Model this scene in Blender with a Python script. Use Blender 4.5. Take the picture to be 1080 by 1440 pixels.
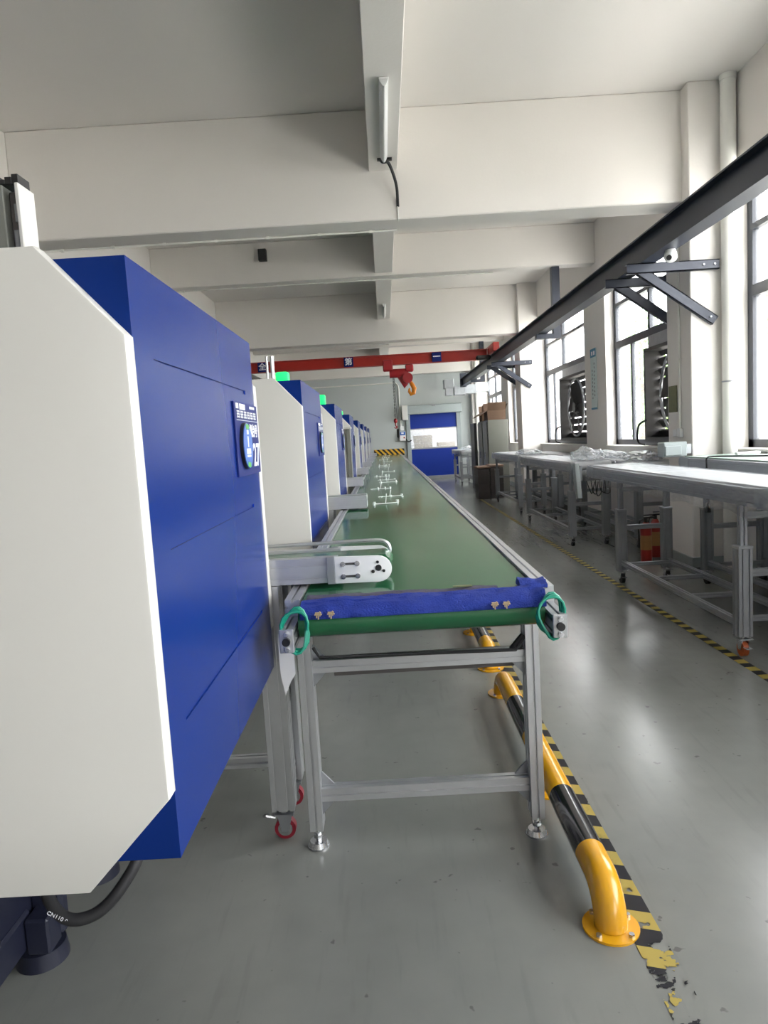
import bpy, bmesh, math, random
from mathutils import Vector, Matrix, noise
random.seed(7)
scn = bpy.context.scene
COL = scn.collection
for o in list(bpy.data.objects): bpy.data.objects.remove(o)

# ------------------------------------------------------------------ camera
F = 985.0
cam = bpy.data.cameras.new('camera'); co = bpy.data.objects.new('camera', cam); COL.objects.link(co)
cam.sensor_fit = 'VERTICAL'; cam.sensor_height = 36.0; cam.lens = F / 1440 * 36.0
cam.clip_start = 0.05; cam.clip_end = 300
right = Vector((0.99827538, 0.00063387, -0.0587015))
down = Vector((-0.05832381, -0.1030462, -0.99296516))
fwd = Vector((-0.00667838, 0.99467637, -0.10283152))
M = Matrix((right, -down, -fwd)).transposed().to_4x4()
M.translation = (0, 0, 1.4)
co.matrix_world = M
scn.camera = co

# ------------------------------------------------------------------ sky, sun, exposure
w = bpy.data.worlds.new('overcast_sky'); scn.world = w; w.use_nodes = True
bg = w.node_tree.nodes['Background']
bg.inputs[0].default_value = (1.0, 0.975, 0.98, 1); bg.inputs[1].default_value = 9.0
sun = bpy.data.lights.new('sun', 'SUN'); sun.energy = 10.0; sun.angle = math.radians(8); sun.color = (1, .96, .9)
so = bpy.data.objects.new('sun', sun); COL.objects.link(so)
so.rotation_euler = Vector((0.55, -0.15, -0.85)).to_track_quat('-Z', 'Y').to_euler()
so.location = (-20, 5, 30)
vs = scn.view_settings
vs.view_transform = 'Standard'; vs.look = 'None'; vs.gamma = 1.0; vs.use_curve_mapping = False
vs.exposure = 0.70
WIN_Y = [(-8.95, -5.7), (-4.6, -1.4), (-0.85, 2.4), (3.45, 6.65), (7.2, 10.43), (11.5, 14.8), (15.35, 18.55), (19.6, 22.9)]
for a, b in WIN_Y:                                   # sampling portals in the window openings
    l = bpy.data.lights.new('window_portal', 'AREA'); l.shape = 'RECTANGLE'
    l.size = 2.56; l.size_y = b - a
    l.cycles.is_portal = True
    po = bpy.data.objects.new('window_portal', l); COL.objects.link(po)
    po.location = (3.62, (a + b) / 2, 2.41); po.rotation_euler = (0, math.radians(90), 0)

# ------------------------------------------------------------------ materials
MATS = {}
def mat(name, col, rough=.5, metal=0., var=.08, scale=6., bump=0., bscale=80., coat=0., rvar=0., stretch=None, spec=.5):
    m = bpy.data.materials.new(name); m.use_nodes = True
    nt = m.node_tree; n = nt.nodes; L = nt.links
    p = n['Principled BSDF']
    p.inputs['Roughness'].default_value = rough; p.inputs['Metallic'].default_value = metal
    p.inputs['Coat Weight'].default_value = coat; p.inputs['Coat Roughness'].default_value = .1
    p.inputs['Specular IOR Level'].default_value = spec
    tc = n.new('ShaderNodeTexCoord'); src = tc.outputs['Object']
    if stretch:
        mp = n.new('ShaderNodeMapping'); mp.inputs['Scale'].default_value = stretch
        L.new(src, mp.inputs[0]); src = mp.outputs[0]
    nz = n.new('ShaderNodeTexNoise'); nz.inputs['Scale'].default_value = scale; nz.inputs['Detail'].default_value = 4
    L.new(src, nz.inputs['Vector'])
    mx = n.new('ShaderNodeMix'); mx.data_type = 'RGBA'
    mx.inputs['A'].default_value = tuple(max(0, c * (1 - var)) for c in col) + (1,)
    mx.inputs['B'].default_value = tuple(min(1, c * (1 + var)) for c in col) + (1,)
    L.new(nz.outputs['Fac'], mx.inputs['Factor']); L.new(mx.outputs['Result'], p.inputs['Base Color'])
    if rvar:
        mr = n.new('ShaderNodeMapRange'); mr.inputs['To Min'].default_value = rough - rvar; mr.inputs['To Max'].default_value = rough + rvar
        mr.inputs['From Min'].default_value = .3; mr.inputs['From Max'].default_value = .7
        L.new(nz.outputs['Fac'], mr.inputs['Value']); L.new(mr.outputs['Result'], p.inputs['Roughness'])
    if bump:
        nb = n.new('ShaderNodeTexNoise'); nb.inputs['Scale'].default_value = bscale; nb.inputs['Detail'].default_value = 3
        L.new(src, nb.inputs['Vector'])
        b = n.new('ShaderNodeBump'); b.inputs['Strength'].default_value = bump; b.inputs['Distance'].default_value = .01
        L.new(nb.outputs['Fac'], b.inputs['Height']); L.new(b.outputs['Normal'], p.inputs['Normal'])
    MATS[name] = m
    return m
mat('wall_white', (.80, .765, .725), .75, var=.04, scale=1.2, bump=.08, bscale=40)
mat('wall_grey', (.50, .535, .53), .6, var=.04, scale=1.5, bump=.05, bscale=40)
mat('ceiling_white', (.79, .755, .72), .8, var=.03, scale=.8)
mat('blue', (.006, .027, .18), .25, var=.05, scale=2., spec=.10)
mat('panel_white', (.665, .655, .62), .42, var=.02, scale=3.)
mat('navy', (.012, .014, .03), .4, var=.2)
mat('black', (.012, .012, .013), .45, var=.2)
mat('rubber', (.02, .02, .022), .6, var=.2)
mat('aluminium', (.60, .61, .63), .34, metal=.75, var=.06, scale=20)
mat('alu_dull', (.34, .355, .375), .42, metal=.65, var=.08, scale=14)
mat('steel', (.62, .63, .65), .25, metal=.95, var=.1, scale=30)
mat('galvanised', (.40, .42, .44), .40, metal=.7, var=.18, scale=12)
mat('belt_green', (.018, .112, .046), .15, var=.10, scale=2.5, rvar=.04, stretch=(1, .3, 1))
mat('belt_pale', (.30, .40, .35), .35, var=.06, scale=4)
mat('belt_white', (.50, .51, .52), .45, var=.04, scale=4)
mat('yellow', (.72, .36, .012), .25, var=.08, scale=8, coat=.4)
mat('pipe_black', (.014, .014, .016), .2, var=.2, coat=.5)
mat('slate', (.032, .039, .060), .42, var=.12, scale=3)
mat('frame_dark', (.025, .03, .042), .4, var=.1)
mat('crane_red', (.42, .018, .009), .4, var=.1, scale=4)
mat('hook_red', (.36, .012, .018), .35, var=.1)
mat('hook_orange', (.75, .25, .01), .4, var=.1)
mat('cloth_blue', (.010, .034, .28), .8, var=.25, scale=30, bump=.5, bscale=200)
mat('cloth_dark', (.09, .08, .12), .85, var=.4, scale=25, bump=.5, bscale=200)
mat('print_tan', (.55, .42, .25), .7)
mat('cable_green', (.004, .26, .17), .35, var=.06)
mat('white_plastic', (.82, .82, .82), .35, var=.03)
mat('pvc_white', (.80, .79, .74), .4, var=.05, scale=3)
mat('wheel_red', (.25, .01, .025), .4, var=.1)
mat('wheel_orange', (.45, .09, .02), .45, var=.1)
mat('carton', (.15, .09, .058), .8, var=.12, scale=8)
mat('carton_pale', (.62, .55, .45), .8, var=.1, scale=8)
mat('crate_dark', (.035, .028, .025), .6, var=.3)
mat('cabinet_grey', (.21, .215, .19), .45, var=.06)
mat('door_blue', (.008, .03, .25), .45, var=.08, scale=3, spec=.25)
mat('box_grey', (.30, .34, .34), .45, var=.05)
mat('sign_blue', (.006, .016, .14), .5, var=.05, spec=.2)
mat('disc_blue', (.03, .13, .50), .3, var=.05)
mat('ink_white', (.85, .86, .9), .5, var=.02)
mat('ink_black', (.03, .03, .04), .6)
mat('sign_green', (.10, .45, .05), .4)
mat('poster_white', (.62, .72, .70), .5, var=.05)
mat('poster_blue', (.05, .25, .42), .5, var=.05)
mat('notice_olive', (.16, .17, .08), .5, var=.4, scale=20)
mat('ext_red', (.34, .022, .016), .35, var=.08)
mat('ext_label', (.42, .20, .07), .5, var=.1)
mat('pink_wall', (.70, .42, .38), .8, var=.06, scale=1)
mat('pale_wall', (.72, .74, .78), .8, var=.05, scale=1)
mat('ground_out', (.52, .51, .48), .9, var=.1, scale=.5)
mat('leaf', (.14, .26, .08), .6, var=.4, scale=3)
mat('bark', (.10, .07, .05), .9, var=.3)
mat('paper', (.75, .75, .76), .6, var=.03)
mat('fan_grey', (.07, .07, .068), .5, var=.2, metal=.3)
mat('pit_dark', (.10, .09, .085), .5, var=.3)
mat('sprue', (.85, .87, .87), .2, var=.03)
mat('epoxy', (.3, .3, .3))

def nodes_of(name):
    m = bpy.data.materials.new(name); m.use_nodes = True; MATS[name] = m
    return m, m.node_tree.nodes, m.node_tree.links
# floor: grey-green epoxy with stains, scratches and uneven gloss
def epoxy():
    m, n, L = nodes_of('epoxy_floor'); p = n['Principled BSDF']
    tc = n.new('ShaderNodeTexCoord'); src = tc.outputs['Object']
    def nz(scale, detail, rough=.5, vec=None):
        k = n.new('ShaderNodeTexNoise'); k.inputs['Scale'].default_value = scale; k.inputs['Detail'].default_value = detail; k.inputs['Roughness'].default_value = rough
        L.new(vec or src, k.inputs['Vector']); return k.outputs['Fac']
    def rng(v, a, b_, c, d_):
        k = n.new('ShaderNodeMapRange'); L.new(v, k.inputs['Value'])
        for nm, x in (('From Min', a), ('From Max', b_), ('To Min', c), ('To Max', d_)): k.inputs[nm].default_value = x
        return k.outputs['Result']
    def mul(a, b_):
        k = n.new('ShaderNodeMath'); k.operation = 'MULTIPLY'; L.new(a, k.inputs[0]); L.new(b_, k.inputs[1]); return k.outputs[0]
    cloud = rng(nz(.7, 3), .3, .7, .90, 1.08)
    fine = rng(nz(9, 4), .3, .7, .96, 1.04)
    speck = rng(nz(22, 2), .245, .28, .6, 1.0)             # dropped specks of dirt
    mp = n.new('ShaderNodeMapping'); mp.inputs['Scale'].default_value = (22, 2.2, 1); mp.inputs['Rotation'].default_value = (0, 0, .45); L.new(src, mp.inputs[0])
    scratch = nz(1.5, 3, .5, mp.outputs[0])
    scr = rng(scratch, .28, .42, .93, 1.0)
    v = mul(mul(cloud, fine), mul(speck, scr))
    sc = n.new('ShaderNodeVectorMath'); sc.operation = 'SCALE'; sc.inputs[0].default_value = (.193, .200, .186); L.new(v, sc.inputs['Scale'])
    L.new(sc.outputs[0], p.inputs['Base Color'])
    L.new(rng(scratch, .25, .75, .20, .262), p.inputs['Roughness'])
epoxy()
def hazard(name, period, slant, wear_y=None, axis='Y', duty=.5, cy=(.60, .44, .07)):
    m, n, L = nodes_of(name); p = n['Principled BSDF']; p.inputs['Roughness'].default_value = .75; p.inputs['Specular IOR Level'].default_value = .25
    tc = n.new('ShaderNodeTexCoord'); sx = n.new('ShaderNodeSeparateXYZ'); L.new(tc.outputs['Object'], sx.inputs[0])
    def math_(op, a, b):
        k = n.new('ShaderNodeMath'); k.operation = op
        for i, v in enumerate((a, b)):
            if isinstance(v, (int, float)): k.inputs[i].default_value = v
            else: L.new(v, k.inputs[i])
        return k.outputs[0]
    main, other = (sx.outputs['Y'], sx.outputs['X']) if axis == 'Y' else (sx.outputs['X'], sx.outputs['Z'])
    t = math_('ADD', math_('MULTIPLY', main, 1 / period), math_('MULTIPLY', other, slant))
    st = math_('LESS_THAN', math_('FRACT', math_('ADD', t, 100.), 0), duty)
    nz = n.new('ShaderNodeTexNoise'); nz.inputs['Scale'].default_value = 14; nz.inputs['Detail'].default_value = 6
    L.new(tc.outputs['Object'], nz.inputs['Vector'])
    mx = n.new('ShaderNodeMix'); mx.data_type = 'RGBA'
    mx.inputs['A'].default_value = cy + (1,); mx.inputs['B'].default_value = (.02, .02, .024, 1)
    L.new(st, mx.inputs['Factor'])
    r = n.new('ShaderNodeValToRGB'); e = r.color_ramp.elements
    e[0].position = .32; e[0].color = (.45, .45, .45, 1); e[1].position = .42; e[1].color = (1, 1, 1, 1)
    L.new(nz.outputs['Fac'], r.inputs['Fac'])
    mm = n.new('ShaderNodeMix'); mm.data_type = 'RGBA'; mm.blend_type = 'MULTIPLY'; mm.inputs['Factor'].default_value = .5
    L.new(mx.outputs['Result'], mm.inputs['A']); L.new(r.outputs['Color'], mm.inputs['B'])
    L.new(mm.outputs['Result'], p.inputs['Base Color'])
    if wear_y is not None:                       # scuffed-off end of the tape
        lo = n.new('ShaderNodeMapRange'); L.new(sx.outputs['Y'], lo.inputs['Value'])
        lo.inputs['From Min'].default_value = wear_y[0]; lo.inputs['From Max'].default_value = wear_y[1]
        lo.inputs['To Min'].default_value = .70; lo.inputs['To Max'].default_value = .36
        L.new(math_('GREATER_THAN', nz.outputs['Fac'], lo.outputs['Result']), p.inputs['Alpha'])
hazard('hazard_tape', .15, 2.2, wear_y=(-10.75, -10.2), cy=(.38, .295, .075))
hazard('hazard_tape_thin', .13, .0, cy=(.34, .27, .06))
hazard('hazard_board', .16, 6.0, axis='X', cy=(.75, .42, .04))
def glass():
    m, n, L = nodes_of('window_glass'); out = n['Material Output']; n.remove(n['Principled BSDF'])
    t = n.new('ShaderNodeBsdfTransparent'); t.inputs[0].default_value = (.95, .97, .97, 1)
    g = n.new('ShaderNodeBsdfGlossy'); g.inputs['Roughness'].default_value = .02
    tr = n.new('ShaderNodeBsdfTranslucent'); tr.inputs[0].default_value = (.9, .93, .95, 1)
    nz = n.new('ShaderNodeTexNoise'); nz.inputs['Scale'].default_value = 3
    tc = n.new('ShaderNodeTexCoord'); L.new(tc.outputs['Object'], nz.inputs['Vector'])
    mr = n.new('ShaderNodeMapRange'); mr.inputs['To Min'].default_value = .02; mr.inputs['To Max'].default_value = .06; L.new(nz.outputs['Fac'], mr.inputs['Value'])
    a = n.new('ShaderNodeMixShader'); L.new(mr.outputs['Result'], a.inputs[0]); L.new(t.outputs[0], a.inputs[1]); L.new(tr.outputs[0], a.inputs[2])
    b = n.new('ShaderNodeMixShader'); b.inputs[0].default_value = .05; L.new(a.outputs[0], b.inputs[1]); L.new(g.outputs[0], b.inputs[2])
    L.new(b.outputs[0], out.inputs['Surface'])
glass()
def film(name, opac, diff):
    m, n, L = nodes_of(name); out = n['Material Output']; n.remove(n['Principled BSDF'])
    tc = n.new('ShaderNodeTexCoord'); mp = n.new('ShaderNodeMapping'); mp.inputs['Scale'].default_value = (1, .35, 1); mp.inputs['Rotation'].default_value = (0, 0, .6)
    L.new(tc.outputs['Object'], mp.inputs[0])
    nz = n.new('ShaderNodeTexNoise'); nz.inputs['Scale'].default_value = 18; nz.inputs['Detail'].default_value = 6; nz.inputs['Distortion'].default_value = 1.2
    L.new(mp.outputs[0], nz.inputs['Vector'])
    bp = n.new('ShaderNodeBump'); bp.inputs['Strength'].default_value = .5; bp.inputs['Distance'].default_value = .012; L.new(nz.outputs['Fac'], bp.inputs['Height'])
    t = n.new('ShaderNodeBsdfTransparent'); t.inputs[0].default_value = (.95, .96, .97, 1)
    g = n.new('ShaderNodeBsdfGlossy'); g.inputs['Roughness'].default_value = .12; L.new(bp.outputs[0], g.inputs['Normal'])
    d = n.new('ShaderNodeBsdfDiffuse'); d.inputs[0].default_value = (.82, .84, .86, 1); L.new(bp.outputs[0], d.inputs['Normal'])
    tl = n.new('ShaderNodeBsdfTranslucent'); tl.inputs[0].default_value = (.82, .84, .86, 1)
    a = n.new('ShaderNodeMixShader'); a.inputs[0].default_value = .35; L.new(d.outputs[0], a.inputs[1]); L.new(tl.outputs[0], a.inputs[2])
    c = n.new('ShaderNodeMixShader'); c.inputs[0].default_value = 1 - diff; L.new(a.outputs[0], c.inputs[1]); L.new(g.outputs[0], c.inputs[2])
    mr = n.new('ShaderNodeMapRange'); mr.inputs['From Min'].default_value = .3; mr.inputs['From Max'].default_value = .7
    mr.inputs['To Min'].default_value = opac - .16; mr.inputs['To Max'].default_value = opac + .2; L.new(nz.outputs['Fac'], mr.inputs['Value'])
    e = n.new('ShaderNodeMixShader'); L.new(mr.outputs['Result'], e.inputs[0]); L.new(t.outputs[0], e.inputs[1]); L.new(c.outputs[0], e.inputs[2])
    L.new(e.outputs[0], out.inputs['Surface'])
film('film', .24, .5); film('film_heap', .5, .6); film('clear_sheet', .22, .5)
def emit(name, col, s):
    m, n, L = nodes_of(name); p = n['Principled BSDF']; p.inputs['Base Color'].default_value = col + (1,)
    p.inputs['Emission Color'].default_value = col + (1,); p.inputs['Emission Strength'].default_value = s; p.inputs['Roughness'].default_value = .3
emit('beacon_green', (.01, .8, .13), 1.1)

# ------------------------------------------------------------------ geometry helpers
LOC = {}
def box(bm, x0, x1, y0, y1, z0, z1, bev=0., seg=1):
    vs_ = [bm.verts.new((x, y, z)) for x in (x0, x1) for y in (y0, y1) for z in (z0, z1)]
    fs = [bm.faces.new([vs_[i] for i in q]) for q in ((0, 1, 3, 2), (4, 6, 7, 5), (0, 4, 5, 1), (2, 3, 7, 6), (0, 2, 6, 4), (1, 5, 7, 3))]
    if bev:
        ed = list({e for f_ in fs for e in f_.edges})
        bmesh.ops.bevel(bm, geom=ed, offset=bev, segments=seg, affect='EDGES', profile=.5)
    return bm
def frame_of(d):
    d = d.normalized(); u = Vector((0, 0, 1)) if abs(d.z) < .9 else Vector((1, 0, 0))
    a = d.cross(u).normalized(); return a, d.cross(a).normalized()
def cyl(bm, p0, p1, r, r2=None, seg=16, caps=True):
    p0, p1 = Vector(p0), Vector(p1); r2 = r if r2 is None else r2
    a, b = frame_of(p1 - p0); R0, R1 = [], []
    for i in range(seg):
        t = 2 * math.pi * i / seg; v = a * math.cos(t) + b * math.sin(t)
        R0.append(bm.verts.new(p0 + v * r)); R1.append(bm.verts.new(p1 + v * r2))
    for i in range(seg):
        j = (i + 1) % seg; bm.faces.new((R0[i], R0[j], R1[j], R1[i]))
    if caps: bm.faces.new(R0[::-1]); bm.faces.new(R1)
    return bm
def smooth(pts, n=6):
    P = [Vector(p) for p in pts]; out = []
    for i in range(len(P) - 1):
        p0, p1, p2, p3 = P[max(i - 1, 0)], P[i], P[i + 1], P[min(i + 2, len(P) - 1)]
        for k in range(n):
            t = k / n; out.append(.5 * ((2 * p1) + (p2 - p0) * t + (2 * p0 - 5 * p1 + 4 * p2 - p3) * t * t + (3 * p1 - p0 - 3 * p2 + p3) * t ** 3))
    return out + [P[-1]]
def tube(bm, pts, r, seg=8, closed=False):
    pts = [Vector(p) for p in pts]; n_ = len(pts); rings = []; a = None
    for i, p in enumerate(pts):
        d = (pts[(i + 1) % n_] - pts[i - 1]) if closed else (pts[min(i + 1, n_ - 1)] - pts[max(i - 1, 0)])
        d.normalize()
        if a is None: a, b = frame_of(d)
        else:
            a = (a - d * a.dot(d)).normalized(); b = d.cross(a)
        rr = r[i] if isinstance(r, (list, tuple)) else r
        rings.append([bm.verts.new(p + (a * math.cos(2 * math.pi * k / seg) + b * math.sin(2 * math.pi * k / seg)) * rr) for k in range(seg)])
    for i in range(n_ if closed else n_ - 1):
        A, B_ = rings[i], rings[(i + 1) % n_]
        for k in range(seg):
            l = (k + 1) % seg; bm.faces.new((A[k], A[l], B_[l], B_[k]))
    if not closed: bm.faces.new(rings[0][::-1]); bm.faces.new(rings[-1])
    return bm
AX = {'x': lambda a, u, v: (a, u, v), 'y': lambda a, u, v: (u, a, v), 'z': lambda a, u, v: (u, v, a)}
def prism(bm, poly, axis, a0, a1, bev=0.):
    P = AX[axis]
    A = [bm.verts.new(P(a0, u, v)) for u, v in poly]; B_ = [bm.verts.new(P(a1, u, v)) for u, v in poly]
    fs = [bm.faces.new(A[::-1]), bm.faces.new(B_)]
    for i in range(len(poly)):
        j = (i + 1) % len(poly); fs.append(bm.faces.new((A[i], A[j], B_[j], B_[i])))
    bmesh.ops.recalc_face_normals(bm, faces=fs)
    if bev:
        ed = [e for e in fs[0].edges] + [e for e in fs[1].edges]
        bmesh.ops.bevel(bm, geom=ed, offset=bev, segments=2, affect='EDGES', profile=.5)
    return bm
def profile(bm, axis, a0, a1, u0, u1, v0, v1, nu=1, nv=1, g=.008, d=.008):
    """extruded aluminium section with T-slot grooves, nu grooves on the faces along u, nv along v"""
    def side(p, q, nslot):
        p, q = Vector(p), Vector(q); t = (q - p); ln = t.length; t.normalize(); nrm = Vector((-t.y, t.x))
        out = [p]
        for k in range(nslot):
            c = ln * (k + .5) / nslot
            for s, dd in ((c - g / 2, 0), (c - g / 2, d), (c + g / 2, d), (c + g / 2, 0)): out.append(p + t * s + nrm * dd)
        return out
    poly = side((u0, v0), (u1, v0), nu) + side((u1, v0), (u1, v1), nv) + side((u1, v1), (u0, v1), nu) + side((u0, v1), (u0, v0), nv)
    return prism(bm, [(p.x, p.y) for p in poly], axis, a0, a1)
def sphere(bm, c, r, seg=16, rings=8, s=(1, 1, 1)):
    bmesh.ops.create_uvsphere(bm, u_segments=seg, v_segments=rings, radius=r, matrix=Matrix.Translation(c) @ Matrix.Diagonal((*s, 1)))
    return bm
def NB(): return bmesh.new()
def obj(name, bm, m, parent=None, label=None, cat=None, group=None, kind=None, sharp=.6):
    bmesh.ops.recalc_face_normals(bm, faces=bm.faces[:])
    if parent is not None: O = LOC[parent.name]
    else:
        xs = [v.co.x for v in bm.verts]; ys = [v.co.y for v in bm.verts]; zs = [v.co.z for v in bm.verts]
        O = Vector(((min(xs) + max(xs)) / 2, (min(ys) + max(ys)) / 2, min(zs)))
    for v in bm.verts: v.co -= O
    me = bpy.data.meshes.new(name); bm.to_mesh(me); bm.free()
    me.shade_smooth(); me.set_sharp_from_angle(angle=sharp)
    me.materials.append(MATS[m])
    o = bpy.data.objects.new(name, me); COL.objects.link(o)
    if parent is not None: o.parent = parent
    else: o.location = O
    LOC[o.name] = O
    tag(o, label, cat, group, kind)
    return o
def tag(o, label=None, cat=None, group=None, kind=None):
    if label: o['label'] = label
    if cat: o['category'] = cat
    if group: o['group'] = group
    if kind: o['kind'] = kind
def thing(name, loc, label, cat, group=None):
    o = bpy.data.objects.new(name, None); COL.objects.link(o); o.location = loc; o.empty_display_size = .1
    LOC[o.name] = Vector(loc); tag(o, label, cat, group); return o
def dup(root, delta, label=None, group=None):
    def rec(o, par):
        c = o.copy(); COL.objects.link(c); c.parent = par
        for ch in o.children: rec(ch, c)
        return c
    r = rec(root, None); r.location = root.location + Vector(delta); LOC[r.name] = r.location.copy()
    if label: r['label'] = label
    if group: r['group'] = group
    return r
def struct(name, bm, m, parent=None, label=None):
    return obj(name, bm, m, parent, label=label, kind='structure')
def text(name, body, size, m, parent, loc, xdir, ydir, label=None, extrude=.0006, bold=0.):
    cu = bpy.data.curves.new('lettering', 'FONT'); cu.body = body; cu.size = size; cu.extrude = extrude; cu.align_x = 'CENTER'; cu.align_y = 'CENTER'; cu.offset = bold
    cu.resolution_u = 3
    to = bpy.data.objects.new('lettering', cu); COL.objects.link(to); bpy.context.view_layer.update()
    me = bpy.data.meshes.new_from_object(to.evaluated_get(bpy.context.evaluated_depsgraph_get()))
    bpy.data.objects.remove(to); bpy.data.curves.remove(cu)
    X, Y = Vector(xdir), Vector(ydir); Z = X.cross(Y); T = Matrix((X, Y, Z)).transposed().to_4x4(); T.translation = loc
    bm = NB(); bm.from_mesh(me); bm.transform(T); bpy.data.meshes.remove(me)
    return obj(name, bm, m, parent, label)

# ================================================================== SETTING
YN, YF = -9.5, 23.2
b = NB(); box(b, -8.2, 3.6, YN - .2, YF + .2, -.15, 0); struct('floor', b, 'epoxy_floor')
b = NB(); box(b, -60, 90, -60, 130, -.4, -.16); struct('ground_outside', b, 'ground_out')
b = NB(); box(b, -8.2, 3.7, YN - .2, YF + .2, 4.43, 4.65); struct('ceiling', b, 'ceiling_white')
b = NB(); box(b, -8.2, -8.0, YN - .2, YF + .2, -.1, 4.43); struct('wall_left', b, 'wall_white')
b = NB(); box(b, -3.65, -3.35, YN, YF, 3.30, 4.43, .01); struct('ceiling_beam', b, 'wall_white')
for a0 in (-9.5, -1.4, 6.65, 14.8, 22.7):
    b = NB(); box(b, -3.75, -3.36, a0, a0 + .5, 0, 3.30, .008); struct('pillar', b, 'wall_white')
b = NB(); box(b, -8.0, 3.6, YN - .2, YN, -.1, 4.43); struct('wall_near', b, 'wall_white')
b = NB()
box(b, -8.0, .86, YF, YF + .2, -.1, 4.43); box(b, 2.40, 3.6, YF, YF + .2, -.1, 4.43); box(b, .86, 2.40, YF, YF + .2, 2.28, 4.43)
struct('wall_far', b, 'wall_grey')
b = NB()
box(b, 3.3, 3.6, YN, YF, 0, 1.11)
box(b, 3.3, 3.6, YN, YF, 3.70, 4.43)
for a0, a1 in ((10.43, 11.5), (18.55, 19.6), (2.4, 3.45), (-5.7, -4.6)): box(b, 3.3, 3.6, a0, a1, 1.11, 3.70)
struct('wall_right', b, 'wall_white')
PIL = [(-9.5, -8.95), (-1.4, -.85), (6.65, 7.2), (14.8, 15.35), (22.9, 23.2)]
for a0, a1 in PIL:
    b = NB(); box(b, 2.90, 3.6, a0, a1, 0, 4.43, .008); struct('pillar', b, 'wall_white')
    b = NB(); box(b, 2.885, 3.28, a0 - .012, a1 + .012, 0, .1, .004); struct('pillar_skirting', b, 'box_grey')
for a0, a1 in ((-1.3, -.95), (6.8, 7.15), (14.9, 15.25), (22.9, 23.2), (-9.5, -9.2)):
    b = NB(); box(b, -3.35, 2.95, a0, a1, 3.44, 4.43, .01); struct('ceiling_beam', b, 'wall_white')
for yc in (2.8, 10.93, 19.05, -5.2):
    b = NB(); box(b, -3.35, 3.3, yc - .12, yc + .12, 3.84, 4.43, .008); struct('ceiling_beam', b, 'wall_white')
for a0, a1 in ((-.95, 2.68), (2.92, 6.8), (7.15, 10.81), (11.05, 14.9), (15.25, 18.93), (19.17, 22.9), (-5.08, -1.3), (-9.2, -5.32)):
    b = NB(); box(b, 0.0, .265, a0, a1, 3.88, 4.43, .006); struct('ceiling_beam', b, 'wall_white')
# skirting on the window wall, dark painted band
b = NB()
for a0, a1 in ((-8.9, -1.42), (-.83, 6.63), (7.22, 14.78), (15.37, 22.88)): box(b, 3.285, 3.3, a0, a1, 0, .1)
struct('baseboard_right', b, 'box_grey')
# windows
XF = 3.46
def bar(bm, y0, y1, z0, z1, t=.03): box(bm, XF - t, XF + t, y0, y1, z0, z1)
for i, (a0, a1) in enumerate(WIN_Y):
    r = thing('window_%d' % (i + 1), (XF, (a0 + a1) / 2, 1.11), None, None); r['kind'] = 'structure'
    b = NB()
    for q in ((a0, a0 + .09, 1.11, 3.70), (a1 - .09, a1, 1.11, 3.70), (a0, a1, 1.11, 1.20), (a0, a1, 3.64, 3.70)): bar(b, *q)
    obj('window_frame', b, 'frame_dark', r)
    far_side = i % 2 == 1                      # sash next to the far pillar of the bay
    ym = a1 - 1.35 if i in (4, 6, 2, 0) else a0 + 1.9
    ym2 = a1 - .68 if i in (4, 6, 2, 0) else a1 - .62
    for z0, z1 in ((2.50, 2.60), (3.09, 3.14)):
        b = NB(); bar(b, a0 + .06, a1 - .06, z0, z1, .034); obj('transom', b, 'frame_dark', r)
    b = NB(); bar(b, ym - .035, ym + .035, 1.18, 3.64); obj('mullion', b, 'frame_dark', r)
    b = NB(); bar(b, ym2 - .03, ym2 + .03, 1.18, 2.50, .022); obj('sash_stile', b, 'frame_dark', r)
    ylo = (a0 + .06, ym - .035); yhi = (ym + .035, a1 - .06)
    fan_here = i in (3, 4, 5, 6)
    for k, (q0, q1) in enumerate((ylo, (ym + .035, ym2 - .03), (ym2 + .03, a1 - .06))):
        if k == 0 and i in (4, 5): continue     # this lower light holds the exhaust fan
        b = NB(); box(b, XF - .004, XF + .004, q0, q1, 1.18, 2.50); obj('pane', b, 'window_glass', r)
    for q0, q1 in (ylo, yhi):
        for z0, z1 in ((2.60, 3.09), (3.14, 3.64)):
            b = NB(); box(b, XF - .004, XF + .004, q0, q1, z0, z1); obj('pane', b, 'window_glass', r)
    b = NB(); box(b, 3.27, XF - .03, a0, a1, 1.10, 1.125, .004); obj('window_sill', b, 'wall_white', r)
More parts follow.
